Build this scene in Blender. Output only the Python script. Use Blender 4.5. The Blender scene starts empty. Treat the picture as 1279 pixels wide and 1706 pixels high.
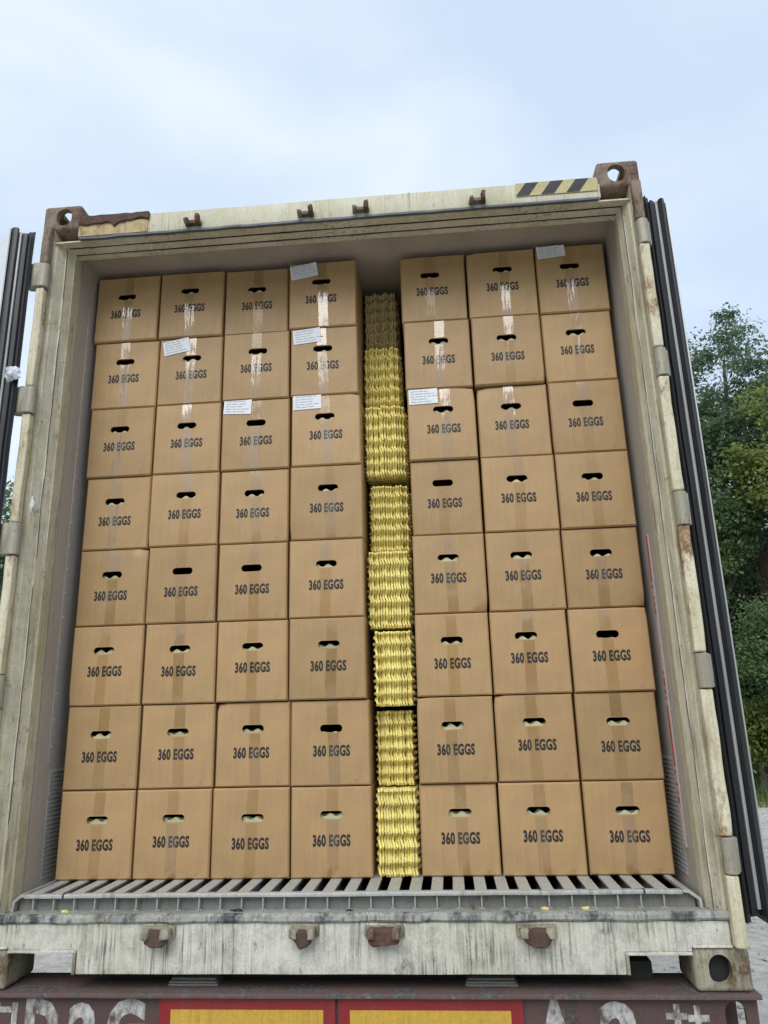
import bpy, bmesh, math, random
import numpy as np
from mathutils import Vector, Matrix, noise
random.seed(7)
rng = np.random.default_rng(7)
SC = bpy.context.scene
COL = SC.collection
R = math.radians

# ------------------------------------------------------------------ camera
def make_camera():
    yaw, pitch, roll = 0.0782180, 0.2697720, -0.0263430
    cy, sy = math.cos(yaw), math.sin(yaw)
    f = Vector((-sy*math.cos(pitch), cy*math.cos(pitch), math.sin(pitch)))
    r = Vector((cy, sy, 0)); u = r.cross(f)
    r2 = math.cos(roll)*r + math.sin(roll)*u
    u2 = -math.sin(roll)*r + math.cos(roll)*u
    cam = bpy.data.cameras.new('camera'); o = bpy.data.objects.new('camera', cam); COL.objects.link(o)
    m = Matrix((r2, u2, -f)).transposed().to_4x4()
    m.translation = Vector((0.372195, -2.488825, 0.806574))
    o.matrix_world = m
    cam.sensor_fit = 'AUTO'; cam.sensor_width = 36.0
    cam.lens = 1215.083/1706*36.0
    cam.clip_start = 0.05; cam.clip_end = 2000
    SC.camera = o
make_camera()
SC.render.resolution_x = 768; SC.render.resolution_y = 1024

# ------------------------------------------------------------------ sky, sun, exposure
SUN_EL, SUN_DIR = R(45), Vector((-0.16, -1.0, 0)).normalized()   # where the light comes from
def make_world():
    w = bpy.data.worlds.new('World'); SC.world = w; w.use_nodes = True
    nt = w.node_tree; N = nt.nodes; L = nt.links; N.clear()
    out = N.new('ShaderNodeOutputWorld'); bg = N.new('ShaderNodeBackground'); bg.inputs['Strength'].default_value = 0.12
    sky = N.new('ShaderNodeTexSky'); sky.sky_type = 'NISHITA'; sky.sun_disc = False
    sky.sun_elevation = SUN_EL; sky.sun_rotation = math.atan2(SUN_DIR.x, SUN_DIR.y)
    sky.air_density = 1.0; sky.dust_density = 2.0; sky.ozone_density = 1.0
    tc = N.new('ShaderNodeTexCoord'); mp = N.new('ShaderNodeMapping'); mp.inputs['Scale'].default_value = (1.0, 1.0, 1.9)
    mp.inputs['Location'].default_value = (0.35, 0.1, 0.0)
    n1 = N.new('ShaderNodeTexNoise'); n1.inputs['Scale'].default_value = 2.1; n1.inputs['Detail'].default_value = 5; n1.inputs['Roughness'].default_value = 0.5
    n1.inputs['Distortion'].default_value = 0.3
    ramp = N.new('ShaderNodeValToRGB')
    ramp.color_ramp.elements[0].position = 0.36; ramp.color_ramp.elements[0].color = (4.5, 5.4, 6.6, 1)
    ramp.color_ramp.elements[1].position = 0.62; ramp.color_ramp.elements[1].color = (5.9, 6.65, 7.5, 1)
    mix = N.new('ShaderNodeMixRGB'); mix.inputs['Fac'].default_value = 0.84
    L.new(tc.outputs['Generated'], mp.inputs['Vector']); L.new(mp.outputs[0], n1.inputs['Vector'])
    L.new(n1.outputs['Fac'], ramp.inputs['Fac']); L.new(sky.outputs[0], mix.inputs[1]); L.new(ramp.outputs[0], mix.inputs[2])
    L.new(mix.outputs[0], bg.inputs['Color']); L.new(bg.outputs[0], out.inputs[0])
make_world()
def make_sun():
    l = bpy.data.lights.new('sun', 'SUN'); l.energy = 1.5; l.angle = R(40); l.color = (1.0, 0.965, 0.91)
    o = bpy.data.objects.new('sun', l); COL.objects.link(o)
    d = SUN_DIR*math.cos(SUN_EL) + Vector((0, 0, math.sin(SUN_EL)))
    o.rotation_euler = d.to_track_quat('Z', 'Y').to_euler(); o.location = d*30
make_sun()
SC.view_settings.view_transform = 'Standard'; SC.view_settings.look = 'None'
SC.view_settings.exposure = 0.43; SC.view_settings.gamma = 1.0; SC.view_settings.use_curve_mapping = False

# ------------------------------------------------------------------ materials
MATS = {}
def new_mat(name):
    m = bpy.data.materials.new(name); m.use_nodes = True
    nt = m.node_tree; b = nt.nodes['Principled BSDF']
    return m, nt, nt.nodes, nt.links, b
def ramp_node(N, pts):
    r = N.new('ShaderNodeValToRGB'); e = r.color_ramp.elements
    while len(e) < len(pts): e.new(0.5)
    for k, (p, c) in enumerate(pts):
        e[k].position = p
        e[k].color = (c, c, c, 1) if isinstance(c, (int, float)) else (*c, 1)
    return r
def noise_node(N, L, scale, detail=4, rough=0.55, stretch=(1, 1, 1), coord='Object', dist=0.0):
    tc = N.new('ShaderNodeTexCoord'); mp = N.new('ShaderNodeMapping'); mp.inputs['Scale'].default_value = stretch
    n = N.new('ShaderNodeTexNoise'); n.inputs['Scale'].default_value = scale; n.inputs['Detail'].default_value = detail
    n.inputs['Roughness'].default_value = rough; n.inputs['Distortion'].default_value = dist
    L.new(tc.outputs[coord], mp.inputs[0]); L.new(mp.outputs[0], n.inputs['Vector'])
    return n
def mixc(N, L, fac, a, b, mode='MIX'):
    m = N.new('ShaderNodeMixRGB'); m.blend_type = mode
    for k, v in ((0, fac), (1, a), (2, b)):
        if hasattr(v, 'links') or hasattr(v, 'is_linked'): L.new(v, m.inputs[k])
        elif isinstance(v, (int, float)): m.inputs[k].default_value = v
        else: m.inputs[k].default_value = (*v, 1)
    return m.outputs[0]
def bump(N, L, b, h, strength=0.3, dist=0.01):
    bp = N.new('ShaderNodeBump'); bp.inputs['Strength'].default_value = strength; bp.inputs['Distance'].default_value = dist
    L.new(h, bp.inputs['Height']); L.new(bp.outputs[0], b.inputs['Normal'])
def weathered(name, base, dirt, streaks=0.6, rust=0.0, rough=0.55, metal=0.0, moss=0.25, rustcol=(0.16, 0.062, 0.028), fine=110, chips=0.5):
    """old paint: grime blotches, thin run-off streaks, chips, rust spots with runs below them"""
    if name in MATS: return MATS[name]
    m, nt, N, L, b = new_mat(name)
    def rp(n, pts): r = ramp_node(N, pts); L.new(n.outputs['Fac'], r.inputs[0]); return r.outputs[0]
    def mul(a, k):
        q = N.new('ShaderNodeMath'); q.operation = 'MULTIPLY'; L.new(a, q.inputs[0])
        if isinstance(k, (int, float)): q.inputs[1].default_value = k
        else: L.new(k, q.inputs[1])
        return q.outputs[0]
    big = noise_node(N, L, 3.5, 7, 0.66, (1, 1, 0.7)); mid = noise_node(N, L, 16, 8, 0.7)
    c = mixc(N, L, mul(rp(big, [(0.40, 0.0), (0.68, 1.0)]), moss), base, (base[0]*0.60, base[1]*0.60, base[2]*0.42))
    c = mixc(N, L, mul(rp(mid, [(0.46, 0.0), (0.66, 1.0)]), 0.45*streaks), c, (dirt[0]*1.6, dirt[1]*1.6, dirt[2]*1.6))
    s1 = noise_node(N, L, 1.0, 7, 0.66, (fine, fine, 3.6), dist=0.15); sp = noise_node(N, L, 5.0, 5, 0.6)
    run = mul(rp(s1, [(0.37, 1.0), (0.51, 0.0)]), rp(sp, [(0.42, 0.1), (0.62, 1.0)]))
    c = mixc(N, L, mul(run, streaks), c, dirt)
    s1b = noise_node(N, L, 1.0, 5, 0.6, (fine*.45, fine*.45, 1.6)); c = mixc(N, L, mul(rp(s1b, [(0.54, 0.0), (0.68, 1.0)]), 0.35*streaks), c, (min(1, base[0]*1.25), min(1, base[1]*1.25), min(1, base[2]*1.25)))
    ch = noise_node(N, L, 48, 6, 0.65, (1, 1, 0.6)); c = mixc(N, L, mul(rp(ch, [(0.62, 0.0), (0.66, 1.0)]), chips), c, (dirt[0]*0.8+0.02, dirt[1]*0.7+0.012, dirt[2]*0.6+0.008))
    s5 = noise_node(N, L, 70, 5, 0.65); rc = rp(s5, [(0.3, tuple(v*0.4 for v in rustcol)), (0.52, rustcol), (0.75, tuple(min(1, v*2.1) for v in rustcol))])
    s3 = noise_node(N, L, 8.0, 9, 0.72, (1, 1, 0.5)); rm = rp(s3, [(0.66-0.30*rust, 0.0), (0.73-0.26*rust, 1.0 if rust > 0 else 0.0)])
    c = mixc(N, L, rm, c, rc)
    s4 = noise_node(N, L, 150, 3, 0.6); c = mixc(N, L, 1.0, c, rp(s4, [(0.3, 0.84), (0.7, 1.08)]), 'MULTIPLY')
    L.new(c, b.inputs['Base Color']); b.inputs['Metallic'].default_value = metal
    rr = N.new('ShaderNodeMapRange'); rr.inputs[3].default_value = rough-0.12; rr.inputs[4].default_value = min(1, rough+0.3); L.new(mid.outputs['Fac'], rr.inputs[0]); L.new(rr.outputs[0], b.inputs['Roughness'])
    ad = N.new('ShaderNodeMath'); L.new(mul(rp(ch, [(0.60, 1.0), (0.66, 0.0)]), chips), ad.inputs[0]); L.new(mul(s5.outputs['Fac'], rm), ad.inputs[1])
    ad2 = N.new('ShaderNodeMath'); L.new(ad.outputs[0], ad2.inputs[0]); L.new(mul(s4.outputs['Fac'], 0.35), ad2.inputs[1]); bump(N, L, b, ad2.outputs[0], 0.45, 0.0022)
    MATS[name] = m; return m
def plain(name, col, rough=0.5, metal=0.0, var=0.12, scale=20, bmp=0.15, stretch=(1, 1, 1), spec=0.5):
    if name in MATS: return MATS[name]
    m, nt, N, L, b = new_mat(name)
    n = noise_node(N, L, scale, 5, 0.6, stretch); r = ramp_node(N, [(0.3, 1-var*1.5), (0.7, 1+var)]); L.new(n.outputs['Fac'], r.inputs[0])
    L.new(mixc(N, L, 1.0, col, r.outputs[0], 'MULTIPLY'), b.inputs['Base Color'])
    b.inputs['Roughness'].default_value = rough; b.inputs['Metallic'].default_value = metal; b.inputs['Specular IOR Level'].default_value = spec
    if bmp: bump(N, L, b, n.outputs['Fac'], bmp, 0.003)
    MATS[name] = m; return m

CREAM = (0.52, 0.50, 0.41); DIRT = (0.13, 0.125, 0.105)
M_post = weathered('post_paint', (0.56, 0.53, 0.37), (0.20, 0.17, 0.085), 1.0, 0.10, 0.5, 0, 1.0, (0.17, 0.135, 0.06), chips=0.8)
M_header = weathered('header_paint', (0.62, 0.60, 0.48), (0.33, 0.28, 0.16), 0.8, 0.12, 0.5, 0, 0.75, (0.30, 0.20, 0.10))
M_sill = weathered('sill_paint', (0.64, 0.63, 0.56), (0.085, 0.083, 0.075), 1.0, 0.04, 0.6, 0, 0.5, (0.12, 0.085, 0.06))
M_silltop = weathered('sill_top_metal', (0.40, 0.41, 0.37), (0.10, 0.10, 0.09), 0.5, 0.05, 0.5, 0.2, 0.5)
M_frame = weathered('frame_profile', (0.60, 0.56, 0.43), (0.21, 0.18, 0.115), 0.9, 0.06, 0.45, 0, 0.65, (0.16, 0.13, 0.09), fine=80, chips=0.6)
M_cast = weathered('casting_rust', (0.27, 0.21, 0.16), (0.10, 0.065, 0.045), 0.7, 0.70, 0.75, 0, 0.3, (0.135, 0.082, 0.055))
M_cast2 = weathered('casting_worn', (0.36, 0.34, 0.26), (0.12, 0.10, 0.075), 0.9, 0.60, 0.7, 0, 0.5, (0.15, 0.10, 0.06))
M_bar = weathered('hinge_bar_paint', (0.70, 0.65, 0.50), (0.33, 0.26, 0.15), 0.7, 0.40, 0.55, 0, 0.6, (0.27, 0.165, 0.08))
M_hinge = weathered('hinge_steel', (0.38, 0.36, 0.29), (0.19, 0.17, 0.13), 0.7, 0.1, 0.5, 0.25, 0.3)
M_rust = weathered('thick_rust', (0.10, 0.06, 0.045), (0.05, 0.03, 0.025), 0.6, 0.7, 0.9, 0, 0.2, (0.11, 0.055, 0.04))
M_stain = weathered('rust_stained_paint', (0.50, 0.40, 0.20), (0.22, 0.10, 0.05), 0.9, 0.40, 0.6, 0, 0.2, (0.24, 0.13, 0.07))
M_wall = weathered('inner_liner', (0.44, 0.41, 0.38), (0.27, 0.245, 0.22), 0.5, 0.0, 0.42, 0.15, 0.12, chips=0.08)
M_scuff = weathered('scuff_liner', (0.40, 0.40, 0.38), (0.2, 0.19, 0.18), 0.4, 0.0, 0.55, 0.25, 0.2)
M_ceil = plain('ceiling_liner', (0.40, 0.335, 0.27), 0.5, 0, 0.12, 5, 0.05)
M_alu = weathered('floor_aluminium', (0.56, 0.57, 0.56), (0.24, 0.25, 0.24), 0.8, 0.0, 0.42, 0.4, 0.25, fine=40, chips=0.2)
M_dark = plain('dark_joint_and_shade', (0.05, 0.05, 0.048), 0.8)  # near black for grate joints, and for shade painted into deck and underside
M_rubber = plain('black_rubber', (0.018, 0.019, 0.024), 0.42, 0, 0.25, 30, 0.1, (1, 1, 0.1))
M_gstrip = plain('grey_strip', (0.42, 0.43, 0.42), 0.4, 0.3, 0.1, 30, 0.05, (1, 1, .1))
M_white = plain('door_liner_white', (0.70, 0.72, 0.72), 0.35, 0, 0.06, 4, 0.03)
M_gutter = weathered('dark_drip_strip', (0.10, 0.11, 0.13), (0.03, 0.035, 0.045), 0.5, 0.0, 0.5, 0.2, 0.5)
M_outer = weathered('outer_wall_paint', (0.55, 0.56, 0.55), (0.3, 0.28, 0.22), 0.4, 0.05)
M_black = plain('black_paint', (0.022, 0.022, 0.026), 0.6, 0, 0.35, 60)
M_yellow = weathered('hazard_yellow', (0.52, 0.45, 0.24), (0.38, 0.31, 0.16), 0.6, 0.2, 0.6, 0, 0.5, (0.30, 0.2, 0.09))
M_redtape = plain('red_sticker', (0.55, 0.045, 0.045), 0.5, 0, 0.3, 40)
M_pinktape = plain('faded_sticker', (0.60, 0.36, 0.36), 0.5, 0, 0.3, 90)
M_ink = plain('black_ink', (0.020, 0.018, 0.017), 0.6, 0, 0.15, 50, 0)
M_paper = plain('white_paper', (0.74, 0.76, 0.80), 0.7, 0, 0.03, 12, 0.05)
M_print = plain('grey_print', (0.34, 0.37, 0.45), 0.7, 0, 0.05, 12, 0)
M_chassis = weathered('chassis_paint', (0.10, 0.055, 0.055), (0.055, 0.048, 0.042), 0.8, 0.25, 0.65, 0, 0.5, (0.075, 0.06, 0.05))
M_flange = weathered('flange_paint', (0.125, 0.075, 0.07), (0.10, 0.095, 0.09), 0.6, 0.62, 0.6, 0, 0.4, (0.10, 0.093, 0.088))
M_shim = weathered('shim_steel', (0.26, 0.26, 0.25), (0.14, 0.14, 0.13), 0.5, 0.1, 0.55, 0.3, 0.3)
M_red = weathered('reflector_red', (0.27, 0.014, 0.018), (0.10, 0.03, 0.03), 0.6, 0, 0.4, 0, 0.5, chips=0.15)
M_amber = weathered('reflector_yellow', (0.58, 0.365, 0.05), (0.25, 0.16, 0.04), 0.5, 0, 0.4, 0, 0.3, chips=0.15)
M_tyre = plain('tyre_rubber', (0.025, 0.025, 0.025), 0.85)
M_rim = weathered('wheel_steel', (0.25, 0.24, 0.23), (0.1, 0.09, 0.08), 0.5, 0.2)
M_bark = weathered('bark', (0.10, 0.08, 0.06), (0.05, 0.04, 0.03), 0.7, 0, 0.9, 0, 0.4)

def mat_kraft():
    m, nt, N, L, b = new_mat('kraft_board')
    oi = N.new('ShaderNodeObjectInfo')
    r0 = ramp_node(N, [(0.0, (0.375, 0.242, 0.113)), (0.5, (0.425, 0.272, 0.127)), (1.0, (0.460, 0.295, 0.140))]); L.new(oi.outputs['Random'], r0.inputs[0])
    n1 = noise_node(N, L, 6, 5, 0.6); r1 = ramp_node(N, [(0.3, 0.86), (0.7, 1.07)]); L.new(n1.outputs['Fac'], r1.inputs[0])
    n2 = noise_node(N, L, 1, 3, 0.6, (260, 260, 6)); r2 = ramp_node(N, [(0.3, 0.93), (0.7, 1.04)]); L.new(n2.outputs['Fac'], r2.inputs[0])
    n3 = noise_node(N, L, 240, 2, 0.5); r3 = ramp_node(N, [(0.25, 0.93), (0.6, 1.02)]); L.new(n3.outputs['Fac'], r3.inputs[0])
    n4 = noise_node(N, L, 17, 7, 0.7); r4 = ramp_node(N, [(0.60, 1.0), (0.76, 0.74)]); L.new(n4.outputs['Fac'], r4.inputs[0])
    c = mixc(N, L, 1.0, r0.outputs[0], r1.outputs[0], 'MULTIPLY'); c = mixc(N, L, 1.0, c, r2.outputs[0], 'MULTIPLY')
    c = mixc(N, L, 1.0, c, r3.outputs[0], 'MULTIPLY'); c = mixc(N, L, 1.0, c, r4.outputs[0], 'MULTIPLY')
    L.new(c, b.inputs['Base Color']); b.inputs['Roughness'].default_value = 0.52; b.inputs['Specular IOR Level'].default_value = 0.45
    bump(N, L, b, n2.outputs['Fac'], 0.12, 0.001)
    return m
M_kraft = mat_kraft()
def mat_tape():
    m, nt, N, L, b = new_mat('clear_packing_tape')
    out = N['Material Output']; N.remove(b)
    tr = N.new('ShaderNodeBsdfTransparent'); tr.inputs[0].default_value = (0.945, 0.92, 0.84, 1)
    gl = N.new('ShaderNodeBsdfGlossy'); gl.inputs['Roughness'].default_value = 0.13
    df = N.new('ShaderNodeBsdfDiffuse'); df.inputs[0].default_value = (0.62, 0.47, 0.33, 1)
    n1 = noise_node(N, L, 1, 1.5, 0.4, (48, 48, 7), dist=0.8)
    n2 = noise_node(N, L, 9, 2, 0.5, (1.6, 1, 0.7), dist=0.6)
    ad = N.new('ShaderNodeMath'); L.new(n1.outputs['Fac'], ad.inputs[0]); L.new(n2.outputs['Fac'], ad.inputs[1])
    bp = N.new('ShaderNodeBump'); bp.inputs['Strength'].default_value = 0.34; bp.inputs['Distance'].default_value = 0.006; L.new(ad.outputs[0], bp.inputs['Height'])
    L.new(bp.outputs[0], gl.inputs['Normal'])
    lw = N.new('ShaderNodeLayerWeight'); lw.inputs['Blend'].default_value = 0.5
    p5 = N.new('ShaderNodeMath'); p5.operation = 'POWER'; p5.inputs[1].default_value = 5.0; L.new(lw.outputs['Facing'], p5.inputs[0])
    fr = N.new('ShaderNodeMath'); fr.operation = 'MULTIPLY_ADD'; fr.inputs[1].default_value = 0.5; fr.inputs[2].default_value = 0.035; L.new(p5.outputs[0], fr.inputs[0])
    sc = N.new('ShaderNodeMath'); sc.operation = 'MULTIPLY'; sc.use_clamp = True; oi = N.new('ShaderNodeObjectInfo'); rk = ramp_node(N, [(0.0, 0.5), (0.5, 1.7), (1.0, 3.9)]); L.new(oi.outputs['Random'], rk.inputs[0]); L.new(rk.outputs[0], sc.inputs[1]); L.new(fr.outputs[0], sc.inputs[0])
    m0 = N.new('ShaderNodeMixShader'); m0.inputs[0].default_value = 0.02; L.new(tr.outputs[0], m0.inputs[1]); L.new(df.outputs[0], m0.inputs[2])
    mx = N.new('ShaderNodeMixShader'); L.new(sc.outputs[0], mx.inputs[0]); L.new(m0.outputs[0], mx.inputs[1]); L.new(gl.outputs[0], mx.inputs[2])
    L.new(mx.outputs[0], out.inputs[0]); return m
M_tape = mat_tape()
def mat_pulp(name, col):
    m, nt, N, L, b = new_mat(name)
    oi = N.new('ShaderNodeObjectInfo'); r0 = ramp_node(N, [(0, 0.86), (1, 1.06)]); L.new(oi.outputs['Random'], r0.inputs[0])
    n = noise_node(N, L, 28, 5, 0.6); r = ramp_node(N, [(0.3, 0.86), (0.7, 1.08)]); L.new(n.outputs['Fac'], r.inputs[0])
    c = mixc(N, L, 1.0, col, r0.outputs[0], 'MULTIPLY'); c = mixc(N, L, 1.0, c, r.outputs[0], 'MULTIPLY')
    L.new(c, b.inputs['Base Color']); b.inputs['Roughness'].default_value = 0.95; b.inputs['Specular IOR Level'].default_value = 0.08
    n2 = noise_node(N, L, 300, 3, 0.6); bump(N, L, b, n2.outputs['Fac'], 0.7, 0.003)
    return m
M_pulp = mat_pulp('yellow_pulp', (0.86, 0.73, 0.25)); M_pulp2 = mat_pulp('shaded_pulp', (0.66, 0.53, 0.25)); M_pale = mat_pulp('pale_pulp', (0.72, 0.68, 0.42))  # M_pulp2 is a darker pulp copy, shading of the deep top stack painted in
def mat_spray():
    m, nt, N, L, b = new_mat('worn_white_stencil_paint')
    out = N['Material Output']; b.inputs['Base Color'].default_value = (0.60, 0.60, 0.58, 1); b.inputs['Roughness'].default_value = 0.7
    n = noise_node(N, L, 30, 7, 0.7, (1, 1, 0.6)); r = ramp_node(N, [(0.34, 0.0), (0.60, 0.85)]); L.new(n.outputs['Fac'], r.inputs[0])
    L.new(r.outputs[0], b.inputs['Alpha']); return m
M_spray = mat_spray()
def mat_worn_black():
    m, nt, N, L, b = new_mat('worn_black_paint')
    b.inputs['Base Color'].default_value = (0.03, 0.03, 0.035, 1); b.inputs['Roughness'].default_value = 0.65
    n = noise_node(N, L, 38, 7, 0.7); r = ramp_node(N, [(0.34, 0.15), (0.46, 0.95)]); L.new(n.outputs['Fac'], r.inputs[0]); L.new(r.outputs[0], b.inputs['Alpha']); return m
M_wornblack = mat_worn_black()
def mat_leaf(name, c0, c1, c2):
    m, nt, N, L, b = new_mat(name)
    at = N.new('ShaderNodeAttribute'); at.attribute_name = 'tint'
    r = ramp_node(N, [(0.0, c0), (0.55, c1), (1.0, c2)]); L.new(at.outputs['Fac'], r.inputs[0])
    L.new(r.outputs[0], b.inputs['Base Color']); b.inputs['Roughness'].default_value = 0.5; b.inputs['Specular IOR Level'].default_value = 0.35
    tl = N.new('ShaderNodeBsdfTranslucent'); L.new(r.outputs[0], tl.inputs[0]); mx = N.new('ShaderNodeMixShader'); mx.inputs[0].default_value = 0.5
    L.new(b.outputs[0], mx.inputs[1]); L.new(tl.outputs[0], mx.inputs[2]); L.new(mx.outputs[0], N['Material Output'].inputs[0]); return m
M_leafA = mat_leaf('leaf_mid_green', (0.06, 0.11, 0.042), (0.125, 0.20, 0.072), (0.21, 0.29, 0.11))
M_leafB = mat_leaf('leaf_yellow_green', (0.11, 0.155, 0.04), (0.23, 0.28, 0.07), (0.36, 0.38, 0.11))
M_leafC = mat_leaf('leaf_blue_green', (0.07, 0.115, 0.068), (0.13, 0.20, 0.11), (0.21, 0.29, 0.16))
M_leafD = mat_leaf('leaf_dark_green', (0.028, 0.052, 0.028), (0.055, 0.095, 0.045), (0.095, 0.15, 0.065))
M_grass = mat_leaf('grass_blade', (0.08, 0.13, 0.04), (0.15, 0.23, 0.065), (0.25, 0.31, 0.11))
def mat_ground():
    m, nt, N, L, b = new_mat('dusty_gravel_ground')
    n1 = noise_node(N, L, 0.6, 6, 0.6); n2 = noise_node(N, L, 9, 8, 0.7); n3 = noise_node(N, L, 60, 4, 0.6)
    r1 = ramp_node(N, [(0.3, (0.40, 0.385, 0.345)), (0.7, (0.56, 0.545, 0.50))]); L.new(n1.outputs['Fac'], r1.inputs[0])
    r2 = ramp_node(N, [(0.3, 0.62), (0.6, 1.08)]); L.new(n2.outputs['Fac'], r2.inputs[0])
    r3 = ramp_node(N, [(0.3, 0.72), (0.7, 1.12)]); L.new(n3.outputs['Fac'], r3.inputs[0])
    c = mixc(N, L, 1, r1.outputs[0], r2.outputs[0], 'MULTIPLY'); c = mixc(N, L, 1, c, r3.outputs[0], 'MULTIPLY')
    L.new(c, b.inputs['Base Color']); b.inputs['Roughness'].default_value = 0.9; bump(N, L, b, n2.outputs['Fac'], 0.6, 0.03); return m
M_ground = mat_ground()
M_hill = plain('wooded_hill', (0.040, 0.066, 0.030), 0.9, 0, 0.5, 0.25, 0)
M_earth = plain('grassy_bank_earth', (0.10, 0.12, 0.05), 0.95, 0, 0.4, 2.0, 0.3)
M_stone = plain('stone', (0.36, 0.35, 0.32), 0.9, 0, 0.3, 3, 0.2)
def mat_film():
    m, nt, N, L, b = new_mat('thin_plastic_film')
    b.inputs['Base Color'].default_value = (0.78, 0.82, 0.90, 1); b.inputs['Roughness'].default_value = 0.25
    n = noise_node(N, L, 30, 4); r = ramp_node(N, [(0.3, 0.45), (0.7, 0.9)]); L.new(n.outputs['Fac'], r.inputs[0]); L.new(r.outputs[0], b.inputs['Alpha']); return m
M_film = mat_film()

# ------------------------------------------------------------------ builders
def tag(o, label, cat, group=None, kind=None):
    if label: o['label'] = label
    if cat: o['category'] = cat
    if group: o['group'] = group
    if kind: o['kind'] = kind
    return o
def empty(name, label, cat, loc=(0, 0, 0), group=None):
    o = bpy.data.objects.new(name, None); COL.objects.link(o); o.location = loc; o.empty_display_size = 0.1
    return tag(o, label, cat, group)
def link(name, me, mat, parent=None, smooth=None, loc=None):
    o = bpy.data.objects.new(name, me); COL.objects.link(o)
    if mat and not me.materials: me.materials.append(mat)
    if parent: o.parent = parent
    if loc: o.location = loc
    if smooth is not None:
        me.polygons.foreach_set('use_smooth', [True]*len(me.polygons)); me.set_sharp_from_angle(angle=R(smooth))
    return o
def mesh_from(name, v, f):
    me = bpy.data.meshes.new(name); me.from_pydata([tuple(p) for p in v], [], f); me.update(); return me
class MB:
    def __init__(s): s.v = []; s.f = []
    def box(s, x0, x1, y0, y1, z0, z1):
        n = len(s.v); s.v += [(x, y, z) for z in (z0, z1) for y in (y0, y1) for x in (x0, x1)]
        s.f += [tuple(n+i for i in q) for q in ((0, 2, 3, 1), (4, 5, 7, 6), (0, 1, 5, 4), (2, 6, 7, 3), (0, 4, 6, 2), (1, 3, 7, 5))]; return s
    def prism(s, poly, fn, a, b, n=1):
        """poly of (p,q) swept from a to b; fn(p,q,t)->xyz; closed with caps"""
        k0 = len(s.v); m = len(poly)
        for i in range(n+1):
            t = a+(b-a)*i/n; s.v += [fn(p, q, t) for p, q in poly]
        for i in range(n):
            for j in range(m):
                A = k0+i*m+j; B = k0+i*m+(j+1) % m; s.f.append((A, B, B+m, A+m))
        s.f.append(tuple(k0+j for j in range(m))[::-1]); s.f.append(tuple(k0+n*m+j for j in range(m))); return s
    def tube(s, pts, rad, k=8):
        pts = [Vector(p) for p in pts]; n0 = len(s.v)
        for i, p in enumerate(pts):
            d = (pts[min(i+1, len(pts)-1)]-pts[max(i-1, 0)]).normalized()
            a = d.orthogonal().normalized(); c = d.cross(a); r = rad[i] if hasattr(rad, '__len__') else rad
            s.v += [tuple(p+a*r*math.cos(2*math.pi*j/k)+c*r*math.sin(2*math.pi*j/k)) for j in range(k)]
        for i in range(len(pts)-1):
            for j in range(k):
                A = n0+i*k+j; B = n0+i*k+(j+1) % k; s.f.append((A, B, B+k, A+k))
        s.f.append(tuple(range(n0, n0+k))[::-1]); s.f.append(tuple(range(n0+(len(pts)-1)*k, n0+len(pts)*k))); return s
    def build(s, name, mat, parent=None, bevel=0, seg=2, dent=0, dscale=6, cut=0, smooth=40):
        me = mesh_from(name, s.v, s.f); bm = bmesh.new(); bm.from_mesh(me)
        bmesh.ops.recalc_face_normals(bm, faces=bm.faces)
        if bevel: bmesh.ops.bevel(bm, geom=[e for e in bm.edges if e.calc_face_angle(0) > 0.3], offset=bevel, segments=seg, affect='EDGES', profile=0.6, clamp_overlap=True)
        if cut:
            for _ in range(12):
                es = [e for e in bm.edges if e.calc_length() > cut]
                if not es: break
                bmesh.ops.subdivide_edges(bm, edges=es, cuts=1, use_grid_fill=True)
            bmesh.ops.triangulate(bm, faces=[f for f in bm.faces if len(f.verts) > 4])
        if dent:
            for v in bm.verts:
                q = v.co*dscale; v.co += Vector((noise.noise(q), noise.noise(q+Vector((9, 3, 1))), noise.noise(q+Vector((2, 7, 5)))))*dent
        bm.to_mesh(me); bm.free()
        return link(name, me, mat, parent, smooth)

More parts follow.
